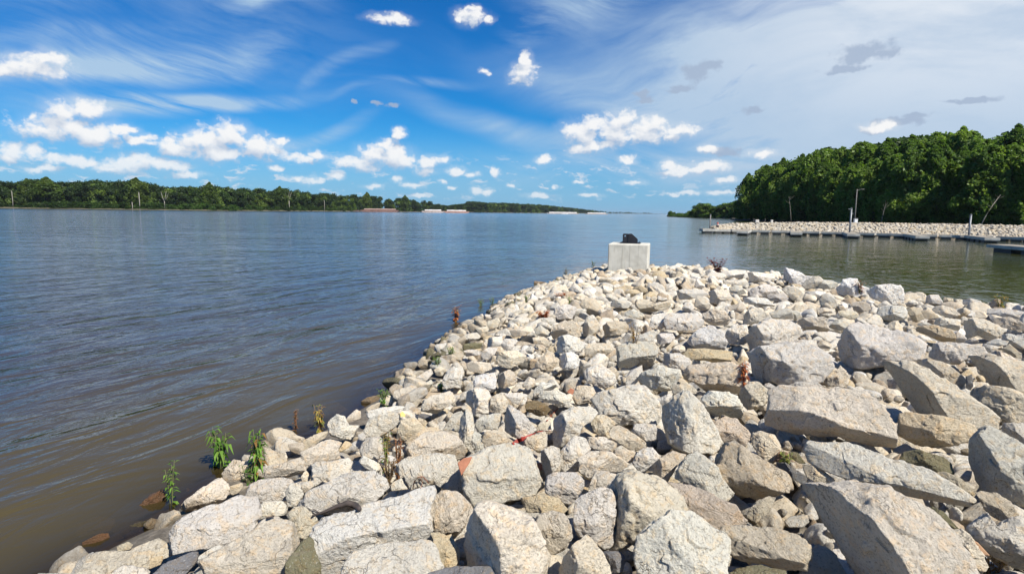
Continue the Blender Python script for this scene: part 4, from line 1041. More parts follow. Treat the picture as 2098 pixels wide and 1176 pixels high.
# deeper wood behind, reads as one dark mass
class Wood:
    def __init__(s): s.v = []; s.f = []; s.t = []; s.n = 0
    def add(s, V, F, T): s.v.append(V); s.f.append(F + s.n); s.t.append(T); s.n += len(V)
    def build(s, name, label, cat): return link(name, new_mesh(name, np.concatenate(s.v), np.concatenate(s.f), M_LEAF, smooth=False, attrs={'tone': np.concatenate(s.t)}), label=label, cat=cat, kind='stuff')
def low_crown(seed, h, w, n, size, cols, low=.05):
    rr = np.random.RandomState(seed); C = []; R = []
    for k in range(12):
        t = low + (1 - low) * rr.rand(); ang = rr.uniform(0, 6.28); prof = max(.2, math.sin(min(1, t * .9 + .12) * math.pi)) ** .5; q = rr.rand() ** .5; r = w * rr.uniform(.3, .45)
        C.append((math.cos(ang) * w * prof * q * .7, math.sin(ang) * w * prof * q * .7, min(t * h, h - r * .8))); R.append(r)
    return leaf_cloud(C, R, n, size, rr, cols)
def scaled(lib, p, h, w, rz, tint):
    V, F, T = lib; c, s = math.cos(rz), math.sin(rz)
    V2 = np.column_stack([(V[:, 0] * c - V[:, 1] * s) * w, (V[:, 0] * s + V[:, 1] * c) * w, V[:, 2] * h]) + p
    T2 = T.copy(); T2[:, :3] *= tint; return V2, F, T2
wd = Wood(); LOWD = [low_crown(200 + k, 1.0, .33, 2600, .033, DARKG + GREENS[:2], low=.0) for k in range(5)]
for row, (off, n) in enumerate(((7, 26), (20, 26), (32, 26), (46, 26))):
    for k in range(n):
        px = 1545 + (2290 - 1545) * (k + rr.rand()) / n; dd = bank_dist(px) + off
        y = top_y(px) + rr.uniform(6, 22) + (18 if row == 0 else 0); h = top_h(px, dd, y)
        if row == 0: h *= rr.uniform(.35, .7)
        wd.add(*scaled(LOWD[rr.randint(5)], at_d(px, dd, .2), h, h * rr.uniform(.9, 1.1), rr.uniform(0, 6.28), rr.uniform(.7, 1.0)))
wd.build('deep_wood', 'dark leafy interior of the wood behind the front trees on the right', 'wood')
# bare trunks one can tell apart in front of the right wood
def pole_tree(px, dd, y0, y1, lean, r, label, mat):
    p = at_d(px, dd, .3); H = top_h(px, dd, y1); b = MB()
    b.tube([(0, 0, -.4), (lean * .3, 0, H * .35), (lean * .62, 0, H * .68), (lean, 0, H)], [r, r * .85, r * .65, r * .3], 7)
    o = root('bare_trunk', p, label, 'tree trunk'); b.build('trunk', mat, o, smooth=True)
    b2 = MB(); rr2 = np.random.RandomState(int(px))
    for k in range(5):
        t = rr2.uniform(.5, .95); q = np.array([lean * t, 0, H * t]); e = q + np.array([rr2.uniform(-1.6, 1.6), rr2.uniform(-.5, .5), rr2.uniform(.4, 1.6)]); b2.tube([q, (q + e) / 2 + (0, 0, -.1), e], [r * .35, r * .25, r * .1], 5)
    b2.build('branch', mat, o, smooth=True)
    return o
M_POLE = plain('pale_bark', (.17, .155, .13), .9, var=.3, scale=2)
pole_tree(2008, 121, 0, 402, 3.6, .11, 'slim grey trunk leaning right in front of the dark wood near the right edge', M_POLE)
pole_tree(1622, 186, 0, 405, -1.2, .13, 'slim grey trunk leaning left in the dark wood right of its tip', M_POLE)
pole_tree(1806, 146, 0, 420, .8, .10, 'grey slim trunk in the dark wood between the two tall dock posts', M_POLE)
# ------------------------------------------------------------------ far left bank
def left_dist(px): return np.interp(px, [-500, 0, 300, 480, 700, 860, 905], [430, 500, 530, 560, 780, 1120, 1250])
def left_top(px): return np.interp(px, [-300, 0, 30, 60, 90, 110, 140, 190, 250, 285, 320, 345, 380, 420, 450, 480, 510, 550, 575, 620, 660, 700, 740, 800, 850, 880, 905, 930],
                                   [372, 370, 374, 369, 367, 375, 372, 368, 370, 369, 376, 381, 382, 378, 379, 386, 384, 389, 384, 390, 394, 399, 399, 404, 406, 412, 419, 424])
M_BANK = plain('bank_mud', (.10, .09, .055), .95, var=.35, scale=.05)
def strip(pxs, dist, back, z, name, mat, label=None):
    F_ = np.array([at_d(p, dist(p), 0)[:2] for p in pxs]); B = np.array([at_d(p, dist(p) + back, 0)[:2] for p in pxs]); M_ = F_ + (B - F_) * .02
    V = np.concatenate([np.column_stack([F_, np.full(len(F_), -1.5)]), np.column_stack([F_, np.full(len(F_), .05)]), np.column_stack([M_, np.full(len(F_), z)]), np.column_stack([B, np.full(len(F_), z)])]); n = len(F_); Fc = []
    for r in range(3):
        for i in range(n - 1): Fc.append((r * n + i, r * n + i + 1, (r + 1) * n + i + 1, (r + 1) * n + i))
    return link(name, new_mesh(name, V, np.array(Fc), mat, smooth=False), kind='structure')
strip(list(range(-500, 906, 40)) + [905], left_dist, 260, .9, 'far_left_shore', M_BANK)
strip(list(range(1500, 2400, 40)), bank_dist, 160, .5, 'right_wood_ground', plain('forest_floor', (.07, .06, .035), .95, var=.3, scale=.2))
rr = np.random.RandomState(9)
FARLIB = [low_crown(300 + k, 1.0, .42, 2600, .034, [GREENS[(k + j) % 6] for j in range(3)] + DARKG[:2], low=.0) for k in range(6)]
FARD = [low_crown(320 + k, 1.0, .42, 2600, .034, DARKG, low=.0) for k in range(4)]
BUSH = [low_crown(340 + k, 1.0, .9, 420, .09, [(.085, .16, .030), (.070, .135, .028), (.055, .11, .026)], low=.0) for k in range(3)]
wf = Wood()
for row, (off, n) in enumerate(((14, 120), (32, 110), (55, 90))):
    for k in range(n):
        px = -260 + (915 + 260) * ((k + rr.rand()) / n) ** 1.0; dd = left_dist(px) + off; y = left_top(px) + rr.uniform(0, 7) + (6 if row == 0 else 0)
        h = top_h(px, dd, y) * (rr.uniform(.72, 1.0) if row == 0 else 1)
        wf.add(*scaled((FARLIB if rr.rand() < .62 else FARD)[rr.randint(4)], at_d(px, dd, .3), h, h * rr.uniform(.8, 1.15), rr.uniform(0, 6.28), rr.uniform(.6, 1.0)))
for k in range(170):
    px = -250 + 1160 * (k + rr.rand()) / 170; dd = left_dist(px) + rr.uniform(3, 8); h = rr.uniform(2., 6.5)
    wf.add(*scaled(BUSH[rr.randint(3)], at_d(px, dd, .4), h, h * 1.1, rr.uniform(0, 6.28), rr.uniform(.55, 1.2) * (1.0 if 350 < px < 560 else .7)))
wf.build('far_left_wood', 'long band of green woodland along the far left bank of the river', 'woodland')
# trees that stand out of that band
for i, (px, y, wide, lab) in enumerate([(100, 367, 1.5, 'broad domed dark tree standing above the far left bank woods'), (60, 369, 1.1, 'rounded tree left of the broad domed one on the far bank'), (283, 368, 1.15, 'dark pointed tree above the two pale dead trunks on the far bank'),
        (432, 377, 1.0, 'rounded tree halfway along the far left bank woodland'), (575, 384, 1.0, 'dark tree rising behind the pale snag at the middle of the far bank'), (752, 396, .9, 'tree rising directly behind the reddish moored barge'), (830, 402, .9, 'last tall tree left of where the far left woods end')]):
    dd = left_dist(px) + 12; tree_at(at_d(px, dd, .4), top_h(px, dd, y), i % 6, i * 1.3, 'far_bank_tree', lab, wide=wide, lib=FARTREES)
def dead_tree(px, y0, y1, fork, label, r=.42, off=5):
    dd = left_dist(px) + off; p = at_d(px, dd, .3); H = top_h(px, dd, y1); b = MB(); o = root('dead_tree', p, label, 'dead tree')
    b.tube([(0, 0, -.5), (.2, 0, H * .4), (0, 0, H * (.5 if fork else 1.0))], [r, r * .8, r * .55], 7); b.build('trunk', M_DEAD, o, smooth=True)
    if fork:
        for e in ((-2.6, .3, H), (2.4, -.3, H * 1.04), (4.6, 0, H * 1.0)):
            c = MB(); c.tube([(0, 0, H * .48), (e[0] * .55, e[1], H * .68), e], [r * .6, r * .45, r * .2], 6); c.build('branch', M_DEAD, o, smooth=True)
    return o
dead_tree(338, 419, 394, True, 'forked pale dead tree shaped like a Y on the far left bank')
dead_tree(287, 418, 395, False, 'single pale dead trunk left of the Y-shaped dead tree')
dead_tree(272, 427, 415, False, 'short pale stump at the water left of the dead trunks on the far bank', .4, 2)
dead_tree(593, 430, 412, False, 'pale broken snag at the water in the middle of the far bank', .6, 2)
dead_tree(590, 420, 394, True, 'thin bare dead tree rising behind the broken snag', .35, 8)
dead_tree(665, 431, 411, False, 'thin pale dead trunk on the far bank left of the reddish barge', .35, 2)
dead_tree(28, 418, 392, False, 'thin greyish dead trunk close to the left end of the far bank', .3, 6)
# ------------------------------------------------------------------ far middle bank and distant hills
def mid_dist(px): return np.interp(px, [880, 950, 1120, 1180, 1240, 1300, 1370], [1350, 1380, 1750, 2300, 3000, 4200, 5200])
def mid_top(px): return np.interp(px, [880, 915, 950, 965, 1000, 1060, 1100, 1125, 1180, 1215, 1245, 1260, 1290, 1310, 1320, 1345, 1372], [419, 421, 418, 413, 415, 417, 419, 421, 427, 431, 434, 434, 435, 437, 435, 438, 439])
strip(list(range(880, 1380, 20)), mid_dist, 400, 1.2, 'far_middle_shore', M_BANK)
wm = Wood()
for row, (off, n) in enumerate(((15, 120), (60, 110), (120, 90))):
    for k in range(n):
        px = 885 + 490 * (k + rr.rand()) / n; dd = mid_dist(px) + off; y = mid_top(px) + rr.uniform(-.5, 2.2); h = max(top_h(px, dd, y), 4)
        wm.add(*scaled((FARLIB if rr.rand() < .4 else FARD)[rr.randint(4)], at_d(px, dd, .3), h, h * rr.uniform(1., 1.5), rr.uniform(0, 6.28), rr.uniform(.7, 1.0)))
wm.build('far_middle_wood', 'low distant woodland behind the white barges down the river', 'woodland')
# wooded shore beyond the right wood
def rd(px): return np.interp(px, [1366, 1400, 1440, 1500, 1560], [540, 440, 400, 360, 330])
strip(list(range(1366, 1580, 12)), rd, 120, .8, 'right_far_shore', M_BANK)
wr = Wood()
for k in range(90):
    px = 1368 + 190 * ((k + rr.rand()) / 90); dd = rd(px) + rr.uniform(4, 30); y = np.interp(px, [1368, 1376, 1384, 1400, 1420, 1432, 1445, 1460, 1500, 1560], [434, 431, 437, 436, 430, 416, 414, 424, 413, 395]) + rr.uniform(0, 5); h = max(top_h(px, dd, y), 2)
    wr.add(*scaled(FARLIB[rr.randint(6)], at_d(px, dd, .3), h, h * rr.uniform(.9, 1.4), rr.uniform(0, 6.28), rr.uniform(.8, 1.15)))
for k in range(60):
    px = 1372 + 190 * ((k + rr.rand()) / 60); dd = rd(px) + rr.uniform(1, 4); h = rr.uniform(1.2, 3)
    wr.add(*scaled(BUSH[rr.randint(3)], at_d(px, dd, .3), h, h * 1.3, rr.uniform(0, 6.28), rr.uniform(.8, 1.2)))
wr.build('right_far_wood', 'low green bushes and trees tapering into the river left of the big wood', 'woodland')

# ------------------------------------------------------------------ rock jetty on the right
M_JET = rock_material('jetty_limestone')
jx = np.array([1470, 1500, 1560, 1650, 1750, 1850, 1950, 2098, 2300, 2600])
jbase = np.array([475, 474.5, 476, 479, 482, 485, 488, 494, 503, 517])        # water edge
jtop = np.array([466, 461, 459, 458.5, 459, 460.5, 462, 465.5, 470, 477])     # crest
JB = np.array([at_z(x, y, 0) for x, y in zip(jx, jbase)])
JT = []
for (x, yt, b) in zip(jx, jtop, JB):
    dd = b[1] + 4.2; JT.append(at_d(x, dd, max(top_h(x, dd, yt), .25)))
JT = np.array(JT); JK = JT + np.array([0, 2.6, 0]); JE = JT + np.array([0, 7.5, 0]); JE[:, 2] = -1.2; J0 = JB - np.array([0, 2.2, 0]); J0[:, 2] = -1.2
rows = [J0, JB, JT - [0, 0, .12], JK - [0, 0, .12], JE]
tip = JB[0] + np.array([-1.6, 2.5, 0]); n = len(jx)
V = np.concatenate(rows + [np.array([[tip[0] - 2, tip[1], -1.2]])]); Fc = []
for r in range(4):
    for i in range(n - 1): Fc.append((r * n + i, r * n + i + 1, (r + 1) * n + i + 1, (r + 1) * n + i))
me = bpy.data.meshes.new('jetty_core'); me.from_pydata([tuple(map(float, p)) for p in V], [], Fc + [(r * n, (r + 1) * n, 5 * n) for r in range(4)]); me.materials.append(bpy.data.materials['shore_ground'])
link('jetty_core', me, kind='structure')
jh = Heap(); rr = np.random.RandomState(77)
for k in range(9000):
    px = 1466 + (2330 - 1466) * rr.rand() ** 1.05; i = np.clip(np.searchsorted(jx, px) - 1, 0, n - 2); f = (px - jx[i]) / (jx[i + 1] - jx[i]); f = max(f, -.15)
    b = JB[i] + (JB[i + 1] - JB[i]) * f; t = JT[i] + (JT[i + 1] - JT[i]) * f; q = rr.rand() * 1.35
    p = b + (t - b) * min(q, 1) + (np.array([0, 2.6, 0]) * (q - 1) / .35 if q > 1 else 0)
    r = rr.uniform(.11, .27) * (1 if q < 1 else .8); tk = rr.choice(list('wwcccclltty')); v, f_ = lib_place(1, rr, r)
    low = q < .12
    jh.add(v + p, f_, np.array(TONE['b' if low else tk]) * rr.uniform(.5, .85), rr.rand())
jh.build('jetty_riprap', M_JET, 'bank of countless pale limestone rocks forming the jetty behind the docks', 'riprap')
# ------------------------------------------------------------------ barges
def barge(p, yaw, L, Wd, H, cover, hullc, label, name='cargo_barge', covcol=None):
    o = root(name, p, label, 'barge', 'cargo barges on the river', yaw)
    mh = plain('barge_hull', hullc, .7, var=.3, scale=.3); mc = plain('barge_cover', covcol or (.6, .58, .55), .55, var=.15, scale=.2); mk = plain('barge_deck', tuple(c * .7 for c in hullc), .8)
    b = MB(); hl, hw = L / 2, Wd / 2
    prof = [(-hl, H), (hl, H), (hl - .6, H * .45), (hl - 5, -.6), (-hl + 5, -.6), (-hl + .6, H * .45)]
    n = len(b.v); b.v += [(x, -hw, z) for x, z in prof] + [(x, hw, z) for x, z in prof]
    b.f += [tuple(range(6))[::-1], tuple(range(6, 12))] + [(i, (i + 1) % 6, (i + 1) % 6 + 6, i + 6) for i in range(6)]
    b.build('hull', mh, o)
    c = MB(); c.box((0, -hw + 1.3, H + .45), (L - 8, .25, .9)); c.box((0, hw - 1.3, H + .45), (L - 8, .25, .9)); c.box((-hl + 4, 0, H + .45), (.25, Wd - 2.6, .9)); c.box((hl - 4, 0, H + .45), (.25, Wd - 2.6, .9)); c.build('coaming', mk, o)
    if cover:
        k = int((L - 9) / 4.6)
        for i in range(k):
            m = MB(); x0 = -hl + 4.4 + i * (L - 8.8) / k; x1 = x0 + (L - 8.8) / k - .18; N_ = 8; s = len(m.v)
            for x in (x0, x1):
                for j in range(N_ + 1):
                    a = math.pi * j / N_; m.v.append((x, -math.cos(a) * (hw - 1.2), H + .9 + math.sin(a) * (1.15 if i % 2 else 1.0)))
            for j in range(N_): m.f.append((s + j, s + j + 1, s + N_ + 2 + j, s + N_ + 1 + j))
            m.f += [tuple(s + j for j in range(N_ + 1))[::-1], tuple(s + N_ + 1 + j for j in range(N_ + 1))]
            m.build('hatch_cover', mc, o, smooth=False)
    for x in (-hl + 2, hl - 2):
        for y in (-hw + 1, hw - 1):
            m = MB(); m.tube([(x, y, H), (x, y, H + .7)], .22, 8); m.build('bollard', mk, o)
    return o
p = at_d(779, 800, 0); barge(p, math.radians(3), 49, 10, 2.3, True, (.20, .115, .09), 'reddish brown covered barge moored at the far left bank', covcol=(.34, .235, .195))
p = at_d(732, 815, 0); barge(p, math.radians(5), 11, 8, 1.3, False, (.14, .10, .085), 'small low dark barge at the left end of the reddish one')
p = at_d(887, 800, 0); barge(p, math.radians(10), 30, 10, 2.0, True, (.40, .33, .30), 'left one of the two joined white covered barges left of the river bend', covcol=(.62, .60, .57))
p = at_d(935, 812, 0); barge(p, math.radians(10), 34, 10, 1.9, True, (.36, .22, .18), 'right one of the two joined white covered barges, its end rusty', covcol=(.66, .64, .61))
p = at_d(1153, 1050, 0); barge(p, math.radians(2), 56, 10, 1.2, True, (.42, .38, .36), 'long low white barge far down the river in the middle', covcol=(.68, .66, .63))
p = at_d(1222, 1120, 0); barge(p, math.radians(2), 42, 10, .9, True, (.42, .36, .33), 'furthest low pale barge right of the long low white one', covcol=(.62, .60, .58))
# small work boat with its white wash
o = root('work_boat', at_d(1156, 880, 0), 'tiny white boat with a bow wave in front of the long low barge', 'boat'); mw = plain('boat_white', (.75, .75, .75), .5)
b = MB(); b.v += [(-4, -1.3, 0), (3, -1.3, 0), (5, 0, .1), (3, 1.3, 0), (-4, 1.3, 0), (-4, -1.5, 1.), (3, -1.5, 1.1), (5.6, 0, 1.4), (3, 1.5, 1.1), (-4, 1.5, 1.)]
b.f += [(4, 3, 2, 1, 0), (5, 6, 7, 8, 9), (0, 1, 6, 5), (1, 2, 7, 6), (2, 3, 8, 7), (3, 4, 9, 8), (4, 0, 5, 9)]; b.build('hull', mw, o)
b = MB(); b.box((-.6, 0, 1.7), (2.6, 2, 1.3)); b.build('cabin', mw, o, bevel=.1)
b = MB(); b.box((-.6, -1.01, 1.8), (2., .04, .5)); b.build('window', plain('dark_glass', (.02, .025, .03), .1), o)

# ------------------------------------------------------------------ concrete anchor block with steel bracket
def concrete():
    m, N = mat_new('concrete'); tc = N('ShaderNodeTexCoord').outputs['Object']; s = N('ShaderNodeSeparateXYZ', {0: tc})
    n = N.noise(tc, 3.0, 6, .65); n2 = N.noise(tc, 28., 5, .7); st = N.noise(N.v('MULTIPLY', tc, (9, 9, .7)), 1.6, 5, .6)
    c = N.mix(N.ss(n, .3, .7), (.50, .48, .41), (.62, .60, .52)); c = N.mix(N.m('MULTIPLY', N.ss(st, .5, .72), .55), c, (.27, .25, .20)); c = N.mix(N.m('MULTIPLY', N.ss(n2, .58, .72), .35), c, (.22, .21, .19))
    dk_ = N.ss(N.noise(tc, 1.7, 5, .65), .52, .68); c = N.mix(N.m('MULTIPLY', dk_, .35), c, (.30, .28, .225))
    lo = N.ss(N.m('ADD', s.outputs[2], N.m('MULTIPLY', n, .35)), .42, .05); c = N.mix(N.m('MULTIPLY', lo, .5), c, (.38, .31, .20))
    b = N('ShaderNodeBsdfPrincipled', {'Base Color': c, 'Roughness': .9, 'Normal': N('ShaderNodeBump', {'Strength': 1., 'Distance': .004, 'Height': n2}).outputs[0]})
    N.l.new(b.outputs[0], N('ShaderNodeOutputMaterial').inputs[0]); return m
M_CONC = concrete()
P0, tB = hit(1288, 562, 0.0); yawB = math.radians(-15)
dB = P0[1] + .45
def wpx(px, py, dist): d = pdir(px, py); return EYE + d * (dist / d[1])
TL = wpx(1246.5, 500, dB); TR = wpx(1328, 501, dB); wB = np.linalg.norm(TR - TL); topz = (TL[2] + TR[2]) / 2
base = np.array([(TL[0] + TR[0]) / 2, dB, 0]); zb = float(mound(base[None])[0]) - .25
cen = base + np.array([-math.sin(yawB), math.cos(yawB), 0]) * wB / 2; cen[2] = zb
bl = root('concrete_block', cen, 'square pale concrete anchor block on the tip of the rock heap', 'concrete block', rz=yawB)
b = MB(); hB = topz - zb; b.box((0, 0, hB / 2), (wB, wB, hB)); b.build('block', M_CONC, bl, bevel=.035)
b = MB()
for x in (-.14, .05): b.box((wB * x, -wB / 2 - .001, hB / 2), (.006, .006, hB * .93))
b.build('form_seam', plain('seam', (.36, .34, .28), .95), bl)
M_STEEL = plain('black_steel', (.018, .018, .022), .45, var=.3, scale=12, bump=.002)
br = root('steel_bracket', cen + np.array([0, 0, hB]), 'black steel anchor bracket with a hole bolted on top of the concrete block', 'bracket', rz=yawB)
b = MB(); b.box((0.02, 0, .011), (wB * .52, wB * .42, .022)); b.build('base_plate', M_STEEL, br, bevel=.004)
def plate(pts, x_or_y, th, axis_, hole=None):
    """upright plate from an outline, with an optional round hole"""
    b = MB(); bm_o = [(p[0], p[1]) for p in pts]
    if hole is None:
        n = len(bm_o)
        for s_ in (-th / 2, th / 2): b.v += [((x_or_y + s_, u, w) if axis_ == 'x' else (u, x_or_y + s_, w)) for u, w in bm_o]
        b.f += [tuple(range(n)), tuple(range(n, 2 * n))[::-1]] + [(i, i + n, (i + 1) % n + n, (i + 1) % n) for i in range(n)]
        return b
    hx_, hz_, hr = hole; K = 24; inner = [(hx_ + hr * math.cos(2 * math.pi * k / K), hz_ + hr * math.sin(2 * math.pi * k / K)) for k in range(K)]
    outer = []
    for k in range(K):
        dv = np.array([math.cos(2 * math.pi * k / K), math.sin(2 * math.pi * k / K)]); best = None
        for i in range(len(bm_o)):
            p = np.array(bm_o[i]) - (hx_, hz_); q = np.array(bm_o[(i + 1) % len(bm_o)]) - (hx_, hz_); e = q - p; den = dv[0] * e[1] - dv[1] * e[0]
            if abs(den) < 1e-9: continue
            t = (p[0] * e[1] - p[1] * e[0]) / den; u = (p[0] * dv[1] - p[1] * dv[0]) / den
            if t > 0 and -1e-6 <= u <= 1 + 1e-6 and (best is None or t < best): best = t
        outer.append((hx_ + dv[0] * best, hz_ + dv[1] * best))
    for s_ in (-th / 2, th / 2):
        for ring in (inner, outer): b.v += [((x_or_y + s_, u, w) if axis_ == 'x' else (u, x_or_y + s_, w)) for u, w in ring]
    for k in range(K):
        k2 = (k + 1) % K
        b.f += [(k, k2, K + k2, K + k), (2 * K + k, 3 * K + k, 3 * K + k2, 2 * K + k2), (k, 2 * K + k, 2 * K + k2, k2), (K + k, K + k2, 3 * K + k2, 3 * K + k)]
    return b
sB = wB / 84.0; hh = 21 * sB
x0, x1 = -15 * sB, 17 * sB
plate([(x0, .02), (x0 + 13 * sB, .02), (x0 + 13 * sB, hh), (x0 + 1.5 * sB, hh), (x0, hh - 1.5 * sB)], -.10, .02, 'y', (x0 + 5 * sB, hh - 5 * sB, 1.6 * sB)).build('front_plate', M_STEEL, br)
plate([(x0 + 13 * sB + .002, .02), (x1, .02), (x1, 9 * sB), (x1 - 1.6 * sB, 11 * sB), (x0 + 19 * sB, hh), (x0 + 13 * sB + .002, hh)], -.06, .02, 'y').build('gusset_plate', M_STEEL, br)
plate([(-.14, .02), (.12, .02), (.12, hh * .96), (-.14, hh * .96)], x0 + 13 * sB, .018, 'x').build('rib_plate', M_STEEL, br)
plate([(-.10, .02), (.16, .02), (.16, hh * .8), (-.02, hh * .9)], x0 + .5 * sB, .018, 'x').build('rib_plate', M_STEEL, br)
for sx_ in (-1, 1):
    for sy_ in (-1, 1):
        b = MB(); b.tube([(.02 + sx_ * wB * .22, sy_ * wB * .17, .022), (.02 + sx_ * wB * .22, sy_ * wB * .17, .05)], .018, 6); b.build('bolt', M_STEEL, br)

# ------------------------------------------------------------------ floating docks and posts
M_DECK = plain('dock_deck', (.27, .24, .19), .85, var=.2, scale=3); M_FLOAT = plain('dock_float', (.035, .037, .042), .6, var=.3, scale=2); M_RAIL = plain('dock_fascia', (.46, .45, .41), .7, var=.25, scale=1.5)
M_GALV = plain('galvanised_steel', (.15, .16, .17), .45, metal=.3, var=.2, scale=2); M_DARKP = plain('weathered_pile', (.16, .15, .14), .8, var=.3, scale=2)
dk = root('floating_dock', at_z(1450, 475, 0), 'long low floating dock with stub piers moored along the rock jetty', 'dock')
org = np.array(dk.location)
def dock_piece(a, b_, w, z=.38, name='walkway', h=.16):
    a = np.array(a, float) - org; b_ = np.array(b_, float) - org; d = b_ - a; L = math.hypot(d[0], d[1]); yaw = math.atan2(d[1], d[0]); c = (a + b_) / 2
    m = MB(); m.box((c[0], c[1], z + .012), (L, w, h), yaw); w_ = m.build(name, M_DECK, dk, bevel=.02)
    m = MB(); m.box((c[0], c[1], z - .03), (L + .05, w + .05, h + .02), yaw); m.box((c[0], c[1], z - h / 2 - .07), (L + .02, w + .02, .07), yaw); m.build('fascia', M_RAIL, w_)
    return w_
def floats(a, b_, w, n):
    a = np.array(a, float) - org; b_ = np.array(b_, float) - org; d = b_ - a; yaw = math.atan2(d[1], d[0]); L = math.hypot(d[0], d[1])
    for k in range(n):
        c = a + d * (k + .5) / n; m = MB(); m.box((c[0], c[1], .06), (L / n * .66, w * .96, .36), yaw); m.build('float', M_FLOAT, dk, bevel=.03)
dpx = [1460, 1530, 1630, 1735, 1860, 1985, 2098, 2260]; dpy = [477.5, 478.5, 481, 484, 488, 491.5, 495.5, 503]
DP = [at_z(x, y, 0) for x, y in zip(dpx, dpy)]
for i in range(len(DP) - 1):
    a, b_ = DP[i], DP[i + 1]; d = b_ - a; e = d / np.linalg.norm(d)
    for k in range(2): dock_piece(a + d * (k / 2) + e * .12, a + d * ((k + 1) / 2) - e * .12, 1.25)
    floats(a, b_, 1.25, 4)
for i in (1, 2, 3, 4, 5):
    a = DP[i]; nn = np.array([-.41, -.91, 0])
    tipf = a + nn * 8.2; dock_piece(a + nn * .7, tipf, 1.15, .40, 'finger_pier'); floats(a + nn * .7, tipf, 1.1, 4)
a = at_z(1447, 477.5, 0); dock_piece(a + np.array([-.65, 0, 0]), a + np.array([.75, -.1, 0]), 1.9, .42, 'end_platform', .2); floats(a + np.array([-.65, 0, 0]), a + np.array([.75, -.1, 0]), 1.8, 1)
# nearer dock, right edge
dk = root('floating_dock', at_z(2060, 516, 0), 'nearer floating dock with a tan deck cut off by the right edge', 'dock'); org = np.array(dk.location)
a = at_z(2044, 515, 0); b_ = at_z(2330, 541, 0); dock_piece(a, b_, 1.5, .42, 'walkway', .12); floats(a + np.array([.1, 0, 0]), b_, 1.4, 4)
def post(px, y0, y1, r, label, dist=None, name='dock_post', lamp=False, two=False, mat=None):
    p = at_z(px, y0, 0) if dist is None else at_d(px, dist, 0); dd = p[1]; d0 = pdir(px, y0); H = top_h(px, dd, y1)
    o = root(name, (p[0], p[1], 0), label, 'post'); b = MB(); b.tube([(0, 0, -1.2), (0, 0, H)], r, 12); b.build('pole', mat or M_GALV, o, smooth=True)
    b = MB(); b.tube([(0, 0, H), (0, 0, H + .05), (0, 0, H + .12)], [r * 1.15, r * 1.15, r * .3], 12); b.build('cap', M_GALV, o)
    b = MB(); b.box((0, 0, .45), (r * 4.4, r * 4.4, .12)); b.build('pile_guide', M_DARKP, o)
    if lamp:
        b = MB(); b.box((-.16, 0, H - .05), (.42, .12, .07)); b.box((.1, 0, H - .55), (.22, .10, .16)); b.build('fitting', M_GALV, o, bevel=.01)
    return o
post(1454, 476, 441, .075, 'thin dark post on the end platform of the long dock', mat=M_DARKP)
post(1740, 485, 428, .10, 'tall grey steel post with a small fitting in the middle of the dock', lamp=True)
post(1984, 492, 441, .10, 'pale steel post near the right edge, standing at the dock', mat=M_GALV)
o = root('light_pole', at_d(1752, 84, 1.0), 'tall thin light pole on the jetty behind the grey steel post', 'pole'); H = top_h(1752, 84, 388) - 1
b = MB(); b.tube([(0, 0, -.4), (0, 0, H)], [.09, .05], 10); b.build('pole', M_DARKP, o, smooth=True)
b = MB(); b.tube([(0, 0, H - .15), (.5, -.1, H)], .03, 6); b.box((.65, -.13, H + .01), (.4, .18, .08)); b.build('lamp_head', M_DARKP, o)
o = root('utility_box', at_d(1754, 82, 1.45), 'small white box beside the light pole on the jetty crest', 'box'); b = MB(); b.box((0, 0, .28), (.42, .32, .56)); b.build('cabinet', plain('white_box', (.72, .72, .70), .6), o, bevel=.02)
b = MB(); b.box((0, 0, .58), (.50, .40, .05)); b.build('lid', M_GALV, o, bevel=.01)
# channel marker at the tip of the jetty
mp = at_d(1471.5, JT[0][1] - 1.2, .55); o = root('marker_buoy', mp, 'small red and dark marker on the tip of the rock jetty', 'marker')
b = MB(); b.tube([(0, 0, 0), (0, 0, .30)], [.20, .17], 12); b.build('base', plain('marker_dark', (.05, .03, .03), .7), o, smooth=False)
b = MB(); b.tube([(0, 0, .30), (0, 0, .44)], [.15, .13], 12); b.build('band', plain('marker_white', (.6, .5, .45), .7), o)
b = MB(); b.tube([(0, 0, .44), (0, 0, .58), (0, 0, .70)], [.13, .12, .03], 12); b.build('top', plain('marker_red', (.42, .06, .04), .6), o)
for i, (px, w_, lab) in enumerate([(1552, .5, 'low pale bench-like slab left on the jetty crest'), (1582, .3, 'small pale stub right of the low slab on the jetty crest')]):
    o = root('crest_stub', at_d(px, 88, 1.25), lab, 'stub'); b = MB(); b.box((0, 0, .2), (w_, .3, .4)); b.build('body', plain('pale_stub', (.55, .52, .47), .8, var=.2), o, bevel=.05)
for i, (px) in enumerate([1545, 1568]):
    o = root('crest_pole', at_d(px, 90, 1.2), ['thin dark stake left of the pale slab on the jetty crest', 'thin dark stake right of the pale slab on the jetty crest'][i], 'stake'); b = MB(); b.tube([(0, 0, 0), (.03, 0, .62)], .035, 6); b.build('pole', M_DARKP, o)

